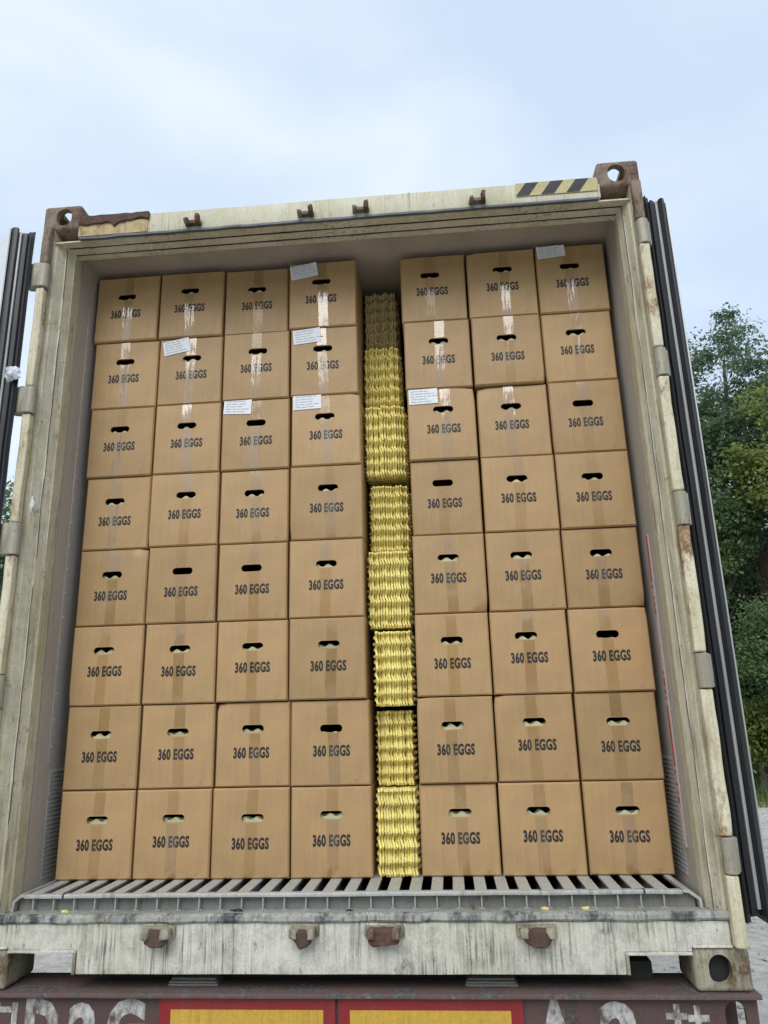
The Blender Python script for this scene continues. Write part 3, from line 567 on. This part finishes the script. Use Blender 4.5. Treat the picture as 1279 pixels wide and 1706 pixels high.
def carton(r, c):
    x0, x1 = XE[r][2*c], XE[r][2*c+1]; z0, z1 = ZT[r+1], ZT[r]-0.0030
    dz = random.uniform(-0.0015, 0.0); z1 += dz
    w, h = x1-x0-0.0035-random.uniform(0, 0.003), z1-z0; cx = (x0+x1)/2; y = YB+random.uniform(-0.008, 0.009)
    if c == 3: y -= 0.012
    lab = 'brown egg carton, %s, %s' % (ROWN[r], COLN[c])
    if (r, c) in LABELS: lab = 'labelled brown egg carton, %s, %s' % (ROWN[r], COLN[c])
    root = empty('egg_carton', lab, 'carton', (cx, y, z0), 'egg cartons stacked in the container')
    root.rotation_euler.z = R(random.uniform(-0.6, 0.6)); root.rotation_euler.y = R(random.uniform(-0.10, 0.10))
    bl = random.uniform(0.0010, 0.0055); sd = random.uniform(0, 50); sag = random.uniform(-0.001, 0.001)
    def Y(x, z):  # outward bulge of the front board
        a = max(0, 1-(2*x/w)**2); b = max(0, 1-(2*(z/h-.5))**2)
        return -bl*a*b**0.6 - 0.0012*noise.noise(Vector((x*9+sd, z*9, sd))) * min(1, 4*a) * min(1, 4*b)
    sz = h-0.097+random.uniform(-.006, .006); sx = random.uniform(-.012, .008); sw, sh = 0.041, 0.0138
    ch = 0.0052
    xs = sorted([-w/2+ch+(w-2*ch)*k/8 for k in range(9) if abs(-w/2+ch+(w-2*ch)*k/8-sx) > sw+0.012]+[sx-sw-0.006, sx+sw+0.006])
    zs = sorted([ch+(h-2*ch)*k/10 for k in range(11) if abs(ch+(h-2*ch)*k/10-sz) > sh+0.012]+[sz-sh-0.005, sz+sh+0.005])
    ia = xs.index(sx-sw-0.006); ja = zs.index(sz-sh-0.005)
    v = []; f = []; nx = len(xs); nz = len(zs)
    for z in zs:
        for x in xs: v.append((x, Y(x, z), z))
    for j in range(nz-1):
        for i in range(nx-1):
            if i == ia and j == ja: continue
            f.append((j*nx+i, j*nx+i+1, (j+1)*nx+i+1, (j+1)*nx+i))
    BL, BR, TL, TR = ja*nx+ia, ja*nx+ia+1, (ja+1)*nx+ia, (ja+1)*nx+ia+1
    ys = Y(sx, sz); ring = []; k0 = len(v); q = 5
    for s_, a0 in ((1, -90), (-1, 90)):
        for k in range(2*q+1):
            t = R(a0+180*k/(2*q)); ring.append((sx+s_*(sw-sh)+sh*math.cos(t), sz+sh*math.sin(t)))
    v += [(a, ys, b) for a, b in ring]; m = len(ring)     # 0..10 right arc from bottom to top, 11..21 left arc top to bottom
    v += [(a, ys+0.006, b) for a, b in ring]
    for k in range(q): f.append((BR, k0+k+1, k0+k)); f.append((TR, k0+q+k+1, k0+q+k)); f.append((TL, k0+11+k+1, k0+11+k)); f.append((BL, k0+11+q+k+1, k0+11+q+k))
    f += [(BR, TR, k0+q), (TR, TL, k0+11, k0+10), (TL, BL, k0+11+q), (BL, BR, k0, k0+21)]
    for k in range(m): f.append((k0+k, k0+(k+1) % m, k0+m+(k+1) % m, k0+m+k))
    # chamfer and side walls
    per = [j*nx for j in range(nz)][::-1]+[i for i in range(1, nx)]+[j*nx+nx-1 for j in range(1, nz)]+[(nz-1)*nx+i for i in range(nx-2, 0, -1)]
    D = 0.58; k1 = len(v); mp = len(per)
    for lay, (ex, yy) in enumerate(((ch, 0.0055), (ch, D))):
        for id_ in per:
            x, _, z = v[id_]
            jx = ex*(1 if x > w/2-ch-1e-6 else -1 if x < -w/2+ch+1e-6 else 0); jz = ex*(1 if z > h-ch-1e-6 else -1 if z < ch+1e-6 else 0)
            v.append((x+jx, yy, z+jz))
    for k in range(mp):
        n2 = (k+1) % mp; f.append((per[k], per[n2], k1+n2, k1+k)); f.append((k1+k, k1+n2, k1+mp+n2, k1+mp+k))
    f.append(tuple(k1+mp+k for k in range(mp)))
    if random.random() < 0.45:      # a knocked corner
        kx = random.choice((-1, 1))*w/2; kz = random.choice((0.0, h, h)); am = random.uniform(0.004, 0.011); rd = random.uniform(0.03, 0.06)
        for q_, p_ in enumerate(v):
            dd = math.sqrt((p_[0]-kx)**2+p_[1]**2+(p_[2]-kz)**2)
            if dd < rd and not (k0 <= q_ < k0+2*m):
                t_ = am*(1-dd/rd); v[q_] = (p_[0]-math.copysign(t_*0.5, kx), p_[1]+t_, p_[2]+(t_*0.25 if kz == 0 else -t_*0.45))
    me = mesh_from('carton_body', v, f); bm = bmesh.new(); bm.from_mesh(me); bmesh.ops.recalc_face_normals(bm, faces=bm.faces); bm.to_mesh(me); bm.free()
    link('carton_body', me, M_kraft, root, 35)
    # tape: from the top edge to the hand hole and from the hand hole to the foot
    tx = sx+random.uniform(-0.006, 0.010); lean = random.uniform(-0.012, 0.012); hw = 0.0205
    def strip(za, zb):
        n = max(3, int((zb-za)/0.012)); mx = 4; vv = []; ff = []
        for j in range(n+1):
            z = za+(zb-za)*j/n
            for i in range(mx+1):
                x = tx+lean*(z/h-.5)+hw*(2*i/mx-1); vv.append((x, Y(x, z)-0.0010-0.0006*(0.5+noise.noise(Vector((x*60+sd, z*30, 1)))), z))
        for j in range(n):
            for i in range(mx): a = j*(mx+1)+i; ff.append((a, a+1, a+mx+2, a+mx+1))
        link('packing_tape', mesh_from('packing_tape', vv, ff), M_tape, root, 80)
    strip(sz+sh+0.002, h-0.003); strip(0.003, sz-sh-0.003)
    # print
    pz = sz-0.098+random.uniform(-.004, .004); px = sx*0.4+random.uniform(-.006, .004)
    link('printed_text', mesh_from('printed_text', [(a+px, Y(a+px, b+pz)-0.0005, b+pz) for a, b in TV], TF), M_ink, root)
    # rim of the trays seen through the hand hole
    k = 26; ph = random.uniform(0, 6.28); lift = (-0.012 if random.random() < 0.14 else random.uniform(-0.003, 0.004)); top = []
    for i in range(k+1):
        xx = sx-0.052+0.104*i/k; top.append((xx, sz-0.004+lift+0.0055*math.sin((xx-sx)/0.0215*math.pi+ph)))
    MB().prism([(sx-0.052, sz-0.035), (sx+0.052, sz-0.035)]+top[::-1], lambda p, q2, t: (p, t, q2), 0.013, 0.017).build('tray_rim', M_pale, root, smooth=50)
    ph += 2.6; top2 = [(a, b+0.002+0.004*math.sin(a*140+ph)) for a, b in top]
    MB().prism([(sx-0.052, sz-0.035), (sx+0.052, sz-0.035)]+top2[::-1], lambda p, q2, t: (p, t, q2), 0.030, 0.034).build('tray_rim', M_pale, root, smooth=50)
    if (r, c) in LABELS:
        lx, lz, rot = LABELS[(r, c)]; lw, lh = 0.118, 0.066; cr, sr = math.cos(R(rot)), math.sin(R(rot))
        lx += 0.022; lz = h/2+lz-0.002
        lx = max(lx-0.0, -w/2+0.065)
        def G(a, b): x = lx+a*cr-b*sr; z = lz+a*sr+b*cr; return x, z
        vv = []; ff = []; n = 6
        for j in range(n+1):
            for i in range(n+1):
                a, b = lw*(i/n-.5), lh*(j/n-.5); x, z = G(a, b); curl = 0.004*max(0, (i/n-.6))**2*max(0, j/n-.3)*6
                vv.append((x, min(Y(min(max(x, -w/2), w/2), min(z, h)), 0)-0.0026-curl, min(z, h+0.002)))
        for j in range(n):
            for i in range(n): a = j*(n+1)+i; ff.append((a, a+1, a+n+2, a+n+1))
        lo = link('paper_label', mesh_from('paper_label', vv, ff), M_paper, root, 60)
        for k2 in range(5):
            b = 0.022-0.0115*k2; a0 = -0.050; end = random.uniform(0.0, 0.046)
            while a0 < end:
                L2 = random.uniform(0.012, 0.034); pts = [G(a0, b), G(a0+L2, b), G(a0+L2, b+0.0026), G(a0, b+0.0026)]; a0 += L2+0.004
                link('printed_line', mesh_from('printed_line', [(x, min(Y(min(max(x, -w/2), w/2), min(z, h)), 0)-0.0034, z) for x, z in pts], [(0, 1, 2, 3)]), M_print, lo)
for r in range(8):
    for c in range(7): carton(r, c)

# ------------------------------------------------------------------ egg trays on edge in the gap
def tray_mesh(seed):
    nz, ny, H_, D_, p, A = 66, 28, 0.300, 0.285, 0.050, 0.0150
    v = []; f = []
    for lay in (0, 1):
        for j in range(nz+1):
            for i in range(ny+1):
                z = H_*j/nz; y = D_*i/ny
                scal = 0.010*math.cos(2*math.pi*z/p+math.pi) * max(0, 1-i/4)
                e = min(1, 0.52+0.48*min(i, ny-i)/4)*min(1, 0.45+0.55*min(j, nz-j)/3)
                x = A*e*math.cos(2*math.pi*z/p)*math.cos(2*math.pi*(y-0.025)/p*0.98) if i > 1 else A*e*math.cos(2*math.pi*z/p)*(0.24+0.24*math.cos(2*math.pi*z/(p*2.5)))
                x += 0.0012*noise.noise(Vector((z*25, y*25, seed))) + (0.0016*noise.noise(Vector((z*120, seed*2.3, 7))) if i < 2 else 0)
                cz = 0.010*max(0, 1-min(j, nz-j)/2.0)      # rounded tray corners
                yy = y+(cz if i < 3 else 0) + scal + (0.0030*noise.noise(Vector((z*75, seed*3.1, 0)))+0.0018*noise.noise(Vector((z*210, seed*5.7, 2))))*(1 if i < 2 else 0)
                v.append((x+lay*0.0074, yy, z))
    n = (nz+1)*(ny+1); K = ny+1
    for j in range(nz):
        for i in range(ny):
            a = j*K+i; f.append((a, a+1, a+K+1, a+K)); f.append((n+a, n+a+K, n+a+K+1, n+a+1))
    per = [i for i in range(K)]+[j*K+ny for j in range(1, nz+1)]+[nz*K+i for i in range(ny-1, -1, -1)]+[j*K for j in range(nz-1, 0, -1)]
    for k in range(len(per)): a, b = per[k], per[(k+1) % len(per)]; f.append((a, n+a, n+b, b))
    me = mesh_from('egg_tray', v, f); me.polygons.foreach_set('use_smooth', [True]*len(me.polygons)); me.set_sharp_from_angle(angle=R(20)); return me
TRAYS = [tray_mesh(s) for s in range(8)]
TR2 = []
for t in TRAYS:
    t2 = t.copy(); t2.materials.append(M_pulp2); TR2.append(t2)
for t in TRAYS: t.materials.append(M_pulp)
# xmin, xmax, z0, height, y, count
ST = [(0.064, 0.224, 2.374, 0.312, 0.50, 14), (0.064, 0.234, 2.058, 0.312, 0.43, 15), (0.070, 0.252, 1.746, 0.308, 0.345, 15), (0.080, 0.254, 1.432, 0.280, 0.375, 15),
      (0.074, 0.252, 1.122, 0.302, 0.318, 15), (0.094, 0.252, 0.832, 0.278, 0.300, 14), (0.092, 0.244, 0.552, 0.266, 0.345, 14), (0.093, 0.251, 0.2580, 0.290, 0.282, 14)]
SN = ['the highest, shaded stack deep in the gap', 'the second stack from the top', 'the third stack from the top', 'the fourth stack from the top',
      'the fourth stack from the bottom', 'the third stack from the bottom', 'the second stack from the bottom', 'the lowest stack on the slatted floor']
ORD = 'first second third fourth fifth sixth seventh eighth ninth tenth eleventh twelfth thirteenth fourteenth fifteenth'.split()
for k, (xa, xb, z0, h, y, cnt) in enumerate(ST):
    a = xa+0.014; pitch = (xb-0.018-a)/(cnt-1)
    for i in range(cnt):
        o = bpy.data.objects.new('egg_tray', (TR2 if k == 0 else TRAYS)[random.randrange(8)]); COL.objects.link(o)
        o.location = (a+pitch*i+random.uniform(-.0012, .0012), y+random.uniform(-0.009, 0.009)+0.006*math.sin(i*1.3+k), z0+random.uniform(0, 0.0025)); o.rotation_euler = (R(random.uniform(-.5, .5)), 0, R(random.uniform(-.25, .25))); o.scale = (1, 1, (h-0.003)/0.300); 
        tag(o, '%s %s pulp egg tray from left in %s' % (ORD[i], 'yellow' if k else 'dull', SN[k]), 'egg tray', 'egg trays of '+SN[k])

# ------------------------------------------------------------------ small scraps
def crumple(name, loc, sx, sy, sz, mat, label, cat, seed, flat=0.0):
    me = bpy.data.meshes.new(name); bm = bmesh.new(); bmesh.ops.create_icosphere(bm, subdivisions=3, radius=1)
    for v in bm.verts:
        d = v.co.normalized(); q = d*1.7+Vector((seed, 0, 0)); k = 1+0.55*noise.noise(q)+0.35*noise.noise(q*2.7)+0.15*noise.noise(q*6)
        v.co = Vector((d.x*sx, d.y*sy, d.z*sz))*k
    bm.to_mesh(me); bm.free(); o = link(name, me, mat, None, 25); o.location = loc; return tag(o, label, cat)
crumple('plastic_scrap', (-1.232, -0.066, 2.098), 0.034, 0.016, 0.026, M_film, 'crumpled clear plastic scrap caught on the left door hinge', 'plastic scrap', 3)
crumple('plastic_scrap', (-1.262, -0.060, 2.112), 0.026, 0.012, 0.020, M_film, 'small plastic shred beside the scrap on the left hinge', 'plastic scrap', 11)
crumple('paper_scrap', (-1.150, 0.018, 1.598), 0.009, 0.004, 0.030, M_paper, 'torn white paper stuck on the left door jamb', 'paper scrap', 5)
for i, (x, y, lb) in enumerate(((-0.905, 0.050, 'yellow pulp crumb on the sill below the left grate end'), (0.640, 0.052, 'yellow pulp crumb on the sill below the second right carton'), (0.765, 0.050, 'yellow pulp crumb on the sill towards the right grate end'))):
    crumple('tray_crumb', (x, y, 0.2115), 0.011, 0.006, 0.0045, M_pulp, lb, 'tray crumb', 20+i)
crumple('bark_scrap', (-0.33, 0.048, 0.2115), 0.020, 0.007, 0.005, M_black, 'dark litter scrap on the sill left of the middle', 'litter', 31)
crumple('bark_scrap', (0.03, 0.046, 0.2105), 0.012, 0.006, 0.004, M_black, 'small dark litter scrap on the sill below the middle trays', 'litter', 34)

# ------------------------------------------------------------------ trailer chassis
CH = empty('trailer_chassis', 'dark red trailer chassis rear beam with red and yellow reflector boards', 'trailer', (0, 0, -1.2))
def cpart(mb, name, mat, par=None, **k):
    o = mb.build(name, mat, par or CH, **k)
    if par is None: o.location = (0, 0, 1.2)
    return o
cpart(MB().box(-1.232, 1.232, -0.014, 0.135, -0.0145, -0.0015), 'top_flange', M_flange, bevel=0.002, dent=0.001, dscale=8, cut=0.12)
cpart(MB().box(-0.80, 0.965, 0.1355, 0.19, -0.10, 0.042), 'shade_cross_member', M_dark)  # cross member added near black, stands in for deep shade under the sill
for s_ in (-1, 1): cpart(MB().box(s_*1.138-0.040, s_*1.138+0.040, 0.040, 0.145, -0.0012, 0.090), 'shade_twist_lock', M_tyre, bevel=0.012, seg=2)  # twist locks added in near black so the casting holes look shaded
def rear_beam():
    # web plate with the keyhole cut at the right end
    hx, hz, rr = 1.160, -0.075, 0.030; ring = [(hx+rr*math.cos(R(a)), hz+rr*math.sin(R(a))+(0.02 if math.sin(R(a)) > 0 else -0.02)) for a in range(0, 360, 20)]
    me = bpy.data.meshes.new('rear_beam'); bm = bmesh.new()
    out = [bm.verts.new((x, 0.012, z)) for x, z in ((-1.224, -0.32), (1.224, -0.32), (1.224, -0.0155), (-1.224, -0.0155))]; inn = [bm.verts.new((x, 0.012, z)) for x, z in ring]
    es = [bm.edges.new((l[i], l[(i+1) % len(l)])) for l in (out, inn) for i in range(len(l))]
    bmesh.ops.triangle_fill(bm, use_beauty=True, edges=es); r = bmesh.ops.extrude_face_region(bm, geom=list(bm.faces))
    bmesh.ops.translate(bm, verts=[g for g in r['geom'] if isinstance(g, bmesh.types.BMVert)], vec=(0, 0.012, 0)); bmesh.ops.recalc_face_normals(bm, faces=bm.faces)
    bm.to_mesh(me); bm.free(); o = link('rear_beam', me, M_chassis, CH); o.location = (0, 0, 1.2)
rear_beam()
cpart(MB().box(-1.224, 1.224, 0.20, 0.22, -0.32, -0.0155), 'inner_web', M_chassis)
cpart(MB().box(-1.224, 1.224, 0.0245, 0.1995, -0.335, -0.3205), 'lower_flange', M_chassis)
for x0, x1, nm in ((-0.555, -0.0095, 'left'), (-0.0025, 0.551, 'right')):
    bd = cpart(MB().box(x0, x1, 0.004, 0.0105, -0.205, -0.0165), 'reflector_board', M_red, bevel=0.001, seg=1)
    MB().box(x0+0.037, x1-0.037, 0.0030, 0.0038, -0.168, -0.0495).build('yellow_field', M_amber, bd)
for x in (-0.468, 0.464):
    cpart(MB().box(x-0.080, x+0.080, 0.050, 0.130, -0.0012, 0.0045), 'shim_plate', M_shim, bevel=0.001, seg=1, dent=0.001, dscale=15, cut=0.05)
    cpart(MB().box(x-0.078, x+0.074, 0.054, 0.130, 0.0052, 0.0105), 'shim_plate', M_shim, bevel=0.001, seg=1, dent=0.001, dscale=17, cut=0.05)
    cpart(MB().box(x-0.072, x+0.070, 0.062, 0.130, 0.0112, 0.0175), 'shim_plate', M_shim, bevel=0.001, seg=1, dent=0.001, dscale=19, cut=0.05)
def stencil(ch, x0, x1, ztop, hgt):
    v, f = text_mesh(ch, 0.2, 0.012, 1.0); ax = min(p[0] for p in v); bx = max(p[0] for p in v); az = min(p[1] for p in v); bz = max(p[1] for p in v)
    o = link('painted_letter', mesh_from('painted_letter', [(x0+(p[0]-ax)/(bx-ax)*(x1-x0), 0.0112, ztop-hgt+(p[1]-az)/(bz-az)*hgt) for p in v], f), M_spray, CH); o.location = (0, 0, 1.2)
stencil('D', -0.985, -0.875, -0.024, 0.16); stencil('2', -0.845, -0.752, -0.034, 0.15); stencil('G', -0.722, -0.600, -0.022, 0.16)
stencil('A', 0.585, 0.700, -0.022, 0.16); stencil('2', 0.770, 0.884, -0.026, 0.16)
m = MB()
for x0, x1, z0, z1 in ((0.985, 1.003, -0.20, -0.032), (0.962, 1.022, -0.072, -0.055), (0.962, 1.022, -0.120, -0.104), (1.043, 1.060, -0.19, -0.036), (1.024, 1.084, -0.078, -0.060), (1.024, 1.084, -0.118, -0.103), (1.024, 1.084, -0.190, -0.172)):
    m = MB(); m.v = [(x0, 0.0111-.0002*(x0 > 1.01), z0), (x1, 0.0111, z0), (x1, 0.0111, z1), (x0, 0.0111, z1)]; m.f = [(0, 1, 2, 3)]
    cpart(m, 'painted_stroke', M_spray)
for x0, x1, z0, z1 in ((-1.085, -1.070, -0.20, -0.035), (-1.165, -1.086, -0.060, -0.045), (-1.165, -1.086, -0.095, -0.082), (-1.03, -1.012, -0.2, -0.035), (-1.069, -1.031, -0.062, -0.046)):
    m = MB(); m.v = [(x0, 0.0111, z0), (x1, 0.0111, z0), (x1, 0.0111, z1), (x0, 0.0111, z1)]; m.f = [(0, 1, 2, 3)]
    cpart(m, 'painted_stroke', M_spray)
for s in (-1, 1):
    cpart(MB().box(s*0.46-0.06, s*0.46+0.06, 0.2205, 11.5, -0.42, -0.02), 'main_beam', M_chassis)
    for ya in (1.75, 3.06):
        w = MB(); 
        prof = [(0.30, 0.0), (0.47, 0.012), (0.5, 0.05), (0.5, 0.40), (0.47, 0.44), (0.30, 0.45)]; n = 32
        for (rad, t) in prof: w.v += [(s*(0.74+t), ya+rad*math.cos(2*math.pi*i/n), -0.70+rad*math.sin(2*math.pi*i/n)) for i in range(n)]
        for k in range(len(prof)-1):
            for i in range(n): a = k*n+i; b = k*n+(i+1) % n; w.f.append((a, b, b+n, a+n))
        for i in range(n): w.f.append(((len(prof)-1)*n+i, (len(prof)-1)*n+(i+1) % n, (i+1) % n, i))
        t = cpart(w, 'wheel', M_tyre)
        MB().tube([(s*0.80, ya, -0.70), (s*1.02, ya, -0.70), (s*1.10, ya, -0.70)], [0.298, 0.298, 0.15], 24).build('rim', M_rim, t)
for ya in (1.75, 3.06): cpart(MB().tube([(-0.8, ya, -0.70), (0.8, ya, -0.70)], 0.07, 12), 'axle', M_chassis)
for ya in (1.75, 3.06):
    for s in (-1, 1): cpart(MB().box(s*0.46-0.05, s*0.46+0.05, ya-0.35, ya+0.35, -0.63, -0.421), 'spring_pack', M_chassis)

# ------------------------------------------------------------------ trees and undergrowth
def leaf_mesh(name, P, Nn, size, tint, mat, asp=0.5):
    k = len(P); a = rng.normal(size=(k, 3)); a -= Nn*np.sum(a*Nn, 1, keepdims=True); a /= np.linalg.norm(a, axis=1, keepdims=True)+1e-9; b = np.cross(Nn, a)
    s = size[:, None]; V = np.empty((k, 4, 3)); V[:, 0] = P-a*s; V[:, 1] = P+b*s*asp+Nn*s*0.15; V[:, 2] = P+a*s; V[:, 3] = P-b*s*asp+Nn*s*0.15
    me = bpy.data.meshes.new(name); me.vertices.add(4*k); me.vertices.foreach_set('co', V.ravel())
    me.loops.add(4*k); me.loops.foreach_set('vertex_index', np.arange(4*k, dtype=np.int32)); me.polygons.add(k)
    me.polygons.foreach_set('loop_start', np.arange(0, 4*k, 4, dtype=np.int32)); me.update(calc_edges=True)
    at = me.attributes.new('tint', 'FLOAT', 'FACE'); at.data.foreach_set('value', tint.astype(np.float32)); me.materials.append(mat); me.validate(); return me
def tree(name, label, base, crown_c, crown_r, nclump, per, leaf, mat, group, clump=0.55, seed=0, shell=0.45):
    rr = random.Random(seed); bx, by, bz = base
    root = empty(name, label, 'tree' if 'tree' in name else 'shrub', base, group)
    C = []
    while len(C) < nclump:
        d = Vector((rr.gauss(0, 1), rr.gauss(0, 1), rr.gauss(0, 1))).normalized(); q = shell+(1-shell)*rr.random()**0.6
        k = 0.82+0.38*noise.noise(d*1.8+Vector((seed*3.3, 0, 0)))
        C.append(Vector((crown_c[0]+d.x*crown_r[0]*q*k, crown_c[1]+d.y*crown_r[1]*q*k, crown_c[2]+d.z*crown_r[2]*q*k)))
    t = MB(); top = Vector((crown_c[0], crown_c[1], crown_c[2]+crown_r[2]*0.55)); B = Vector(base)
    tr0 = 0.016*(top.z-bz)+0.03; pts = []; n = 7
    for i in range(n+1):
        s = i/n; pts.append(B.lerp(top, s)+Vector((rr.uniform(-.12, .12), rr.uniform(-.12, .12), 0))*(1 if 0 < i else 0)-B)
    t.tube(pts, [tr0*(1.25-s*1.1/n) if s else tr0*1.4 for s in range(n+1)], 8)
    for c in rr.sample(C, min(len(C), 46)):
        s = max(0.15, min(0.93, ((c.z-bz)/(top.z-bz))-0.18)); i = min(n-1, int(s*n)); st = pts[i].lerp(pts[i+1], s*n-i); e = c-B
        mid = st.lerp(e, 0.55)+Vector((rr.uniform(-.2, .2), rr.uniform(-.2, .2), 0.18)); r0 = tr0*0.26*(1.05-s)+0.006
        t.tube([st, mid, e], [r0, r0*0.6, 0.006], 5)
    t.build('trunk', M_bark, root)
    P = []; Nn = []; T = []; S = []
    for c in C:
        k = int(1.35*per*rr.uniform(0.6, 1.4)); r = clump*rr.uniform(0.6, 1.35)
        p = rng.normal(size=(k, 3))*np.array([r, r, r*0.6])*0.56; 
        nn = rng.normal(size=(k, 3))*0.75+np.array([-0.08, -0.6, 0.75])+p/np.maximum(r, .01)*0.4; nn /= np.linalg.norm(nn, axis=1, keepdims=True)
        P.append(p+np.array(c-B)); Nn.append(nn); T.append(np.clip(rng.normal(rr.uniform(0.3, 0.7), 0.18, k), 0, 1)); S.append(0.88*leaf*rng.uniform(0.55, 1.25, k))
    me = leaf_mesh('crown', np.concatenate(P), np.concatenate(Nn), np.concatenate(S), np.concatenate(T), mat); o = bpy.data.objects.new('crown', me); COL.objects.link(o); o.parent = root
    return root
G1 = 'trees behind the yard'
tree('broadleaf_tree', 'tall airy blue-green tree rising highest at the right edge', (8.7, 17.0, -0.9), (8.5, 17.0, 7.9), (2.7, 2.3, 4.1), 165, 150, 0.074, M_leafC, G1, 0.44, 1, 0.25)
tree('broadleaf_tree', 'yellow-green leafy tree at the right edge before the tall one', (9.2, 14.4, -0.9), (8.95, 14.2, 6.0), (1.75, 1.6, 2.6), 105, 110, 0.07, M_leafB, G1, 0.42, 2, 0.3)
tree('broadleaf_tree', 'mid-green tree standing right beside the open right door', (7.0, 16.2, -0.9), (7.2, 16.2, 5.6), (1.9, 1.8, 3.3), 95, 115, 0.07, M_leafA, G1, 0.42, 3, 0.25)
tree('broadleaf_tree', 'dark dense tree under the yellow-green one', (9.6, 18.5, -0.8), (9.6, 18.3, 3.2), (3.0, 1.9, 3.0), 130, 110, 0.085, M_leafD, G1, 0.6, 4, 0.3)
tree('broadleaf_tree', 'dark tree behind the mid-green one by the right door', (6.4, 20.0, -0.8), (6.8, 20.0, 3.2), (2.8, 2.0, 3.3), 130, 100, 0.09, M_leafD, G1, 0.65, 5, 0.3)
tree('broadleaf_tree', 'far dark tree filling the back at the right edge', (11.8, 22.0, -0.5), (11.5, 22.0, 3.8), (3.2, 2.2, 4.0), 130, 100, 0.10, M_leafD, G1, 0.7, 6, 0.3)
G2 = 'bushes at the foot of the trees'
tree('leafy_shrub', 'light green bush in mid height beside the right door', (7.7, 14.4, -1.1), (7.7, 14.4, 1.9), (1.15, 1.0, 1.35), 90, 110, 0.055, M_leafA, G2, 0.36, 7, 0.3)
tree('leafy_shrub', 'yellowish bush low beside the right door', (7.3, 15.6, -1.1), (7.35, 15.6, 0.35), (1.2, 0.9, 0.85), 70, 100, 0.055, M_leafB, G2, 0.34, 8, 0.3)
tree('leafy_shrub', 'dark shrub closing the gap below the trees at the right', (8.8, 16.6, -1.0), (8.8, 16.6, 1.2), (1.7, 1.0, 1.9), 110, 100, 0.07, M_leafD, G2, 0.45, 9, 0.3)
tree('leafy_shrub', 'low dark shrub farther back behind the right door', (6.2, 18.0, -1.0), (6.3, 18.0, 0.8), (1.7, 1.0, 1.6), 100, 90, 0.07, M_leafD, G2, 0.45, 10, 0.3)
G3 = 'trees seen left of the container'
tree('broadleaf_tree', 'airy green tree seen between left door and post', (-11.6, 17.0, -1.2), (-11.5, 17.0, 5.0), (2.3, 2.2, 3.8), 130, 90, 0.085, M_leafA, G3, 0.55, 11, 0.25)
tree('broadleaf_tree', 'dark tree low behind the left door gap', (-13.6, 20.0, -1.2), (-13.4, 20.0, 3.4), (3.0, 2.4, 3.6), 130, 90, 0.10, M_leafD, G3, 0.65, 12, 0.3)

def grass():
    k = 30000; x = rng.uniform(4.0, 13.0, k); s = rng.uniform(0, 1, k)**1.1; y = 13.9+s*9-0.25*(x-6)
    sb = np.clip((y-(15.1-0.25*(x-6)))/16, 0, 1); z = -1.27+0.10*np.minimum(1, sb*8)+2.6*np.maximum(0, sb-.12)**1.2
    h = rng.uniform(0.08, 0.42, k)*(0.6+0.8*(rng.random(k) > .8)); a = rng.uniform(0, 6.28, k); w = rng.uniform(0.006, 0.014, k); ln = rng.uniform(-.5, .5, (k, 2))
    V = np.empty((k, 4, 3)); dx, dy = np.cos(a)*w, np.sin(a)*w
    V[:, 0] = np.stack([x-dx, y-dy, z], 1); V[:, 1] = np.stack([x+dx, y+dy, z], 1)
    V[:, 2] = np.stack([x+dx*.3+ln[:, 0]*h, y+dy*.3+ln[:, 1]*h, z+h], 1); V[:, 3] = np.stack([x-dx*.3+ln[:, 0]*h, y-dy*.3+ln[:, 1]*h, z+h*.97], 1)
    me = bpy.data.meshes.new('grass'); me.vertices.add(4*k); me.vertices.foreach_set('co', V.ravel()); me.loops.add(4*k); me.loops.foreach_set('vertex_index', np.arange(4*k, dtype=np.int32))
    me.polygons.add(k); me.polygons.foreach_set('loop_start', np.arange(0, 4*k, 4, dtype=np.int32)); me.update(calc_edges=True)
    me.attributes.new('tint', 'FLOAT', 'FACE').data.foreach_set('value', rng.random(k).astype(np.float32)); me.materials.append(M_grass); me.validate()
    o = bpy.data.objects.new('grass', me); COL.objects.link(o); tag(o, 'rough green grass growing along the foot of the trees', 'grass', kind='stuff')
grass()
def gravel():
    ico = [(0, 0, 1), (0, 0, -1), (1, 0, 0), (-1, 0, 0), (0, 1, 0), (0, -1, 0)]; fc = [(0, 2, 4), (0, 4, 3), (0, 3, 5), (0, 5, 2), (1, 4, 2), (1, 3, 4), (1, 5, 3), (1, 2, 5)]
    v = []; f = []
    for k in range(3200):
        if k % 5: x = random.uniform(1.5, 7.5); y = random.uniform(-0.5, 15)
        else: x = random.uniform(-8, -2); y = random.uniform(0, 12)
        s = random.choice((0.012, 0.018, 0.02, 0.03, 0.045)); n = len(v); a = random.uniform(0, 6.28); c, d = math.cos(a), math.sin(a)
        z = -1.195 + (0.05*noise.noise(Vector((x*.35, (y-3)*.35, 0))) if 3.5 < math.hypot(x, y-3) < 60 else 0)
        for p in ico:
            q = (p[0]*s*random.uniform(.7, 1.3), p[1]*s*random.uniform(.6, 1.1), p[2]*s*random.uniform(.4, .7)); v.append((x+q[0]*c-q[1]*d, y+q[0]*d+q[1]*c, z+q[2]))
        f += [tuple(n+i for i in t) for t in fc]
    o = link('gravel', mesh_from('gravel', v, f), M_stone, None); tag(o, 'loose grey stones scattered over the pale yard ground', 'gravel', kind='stuff')
gravel()
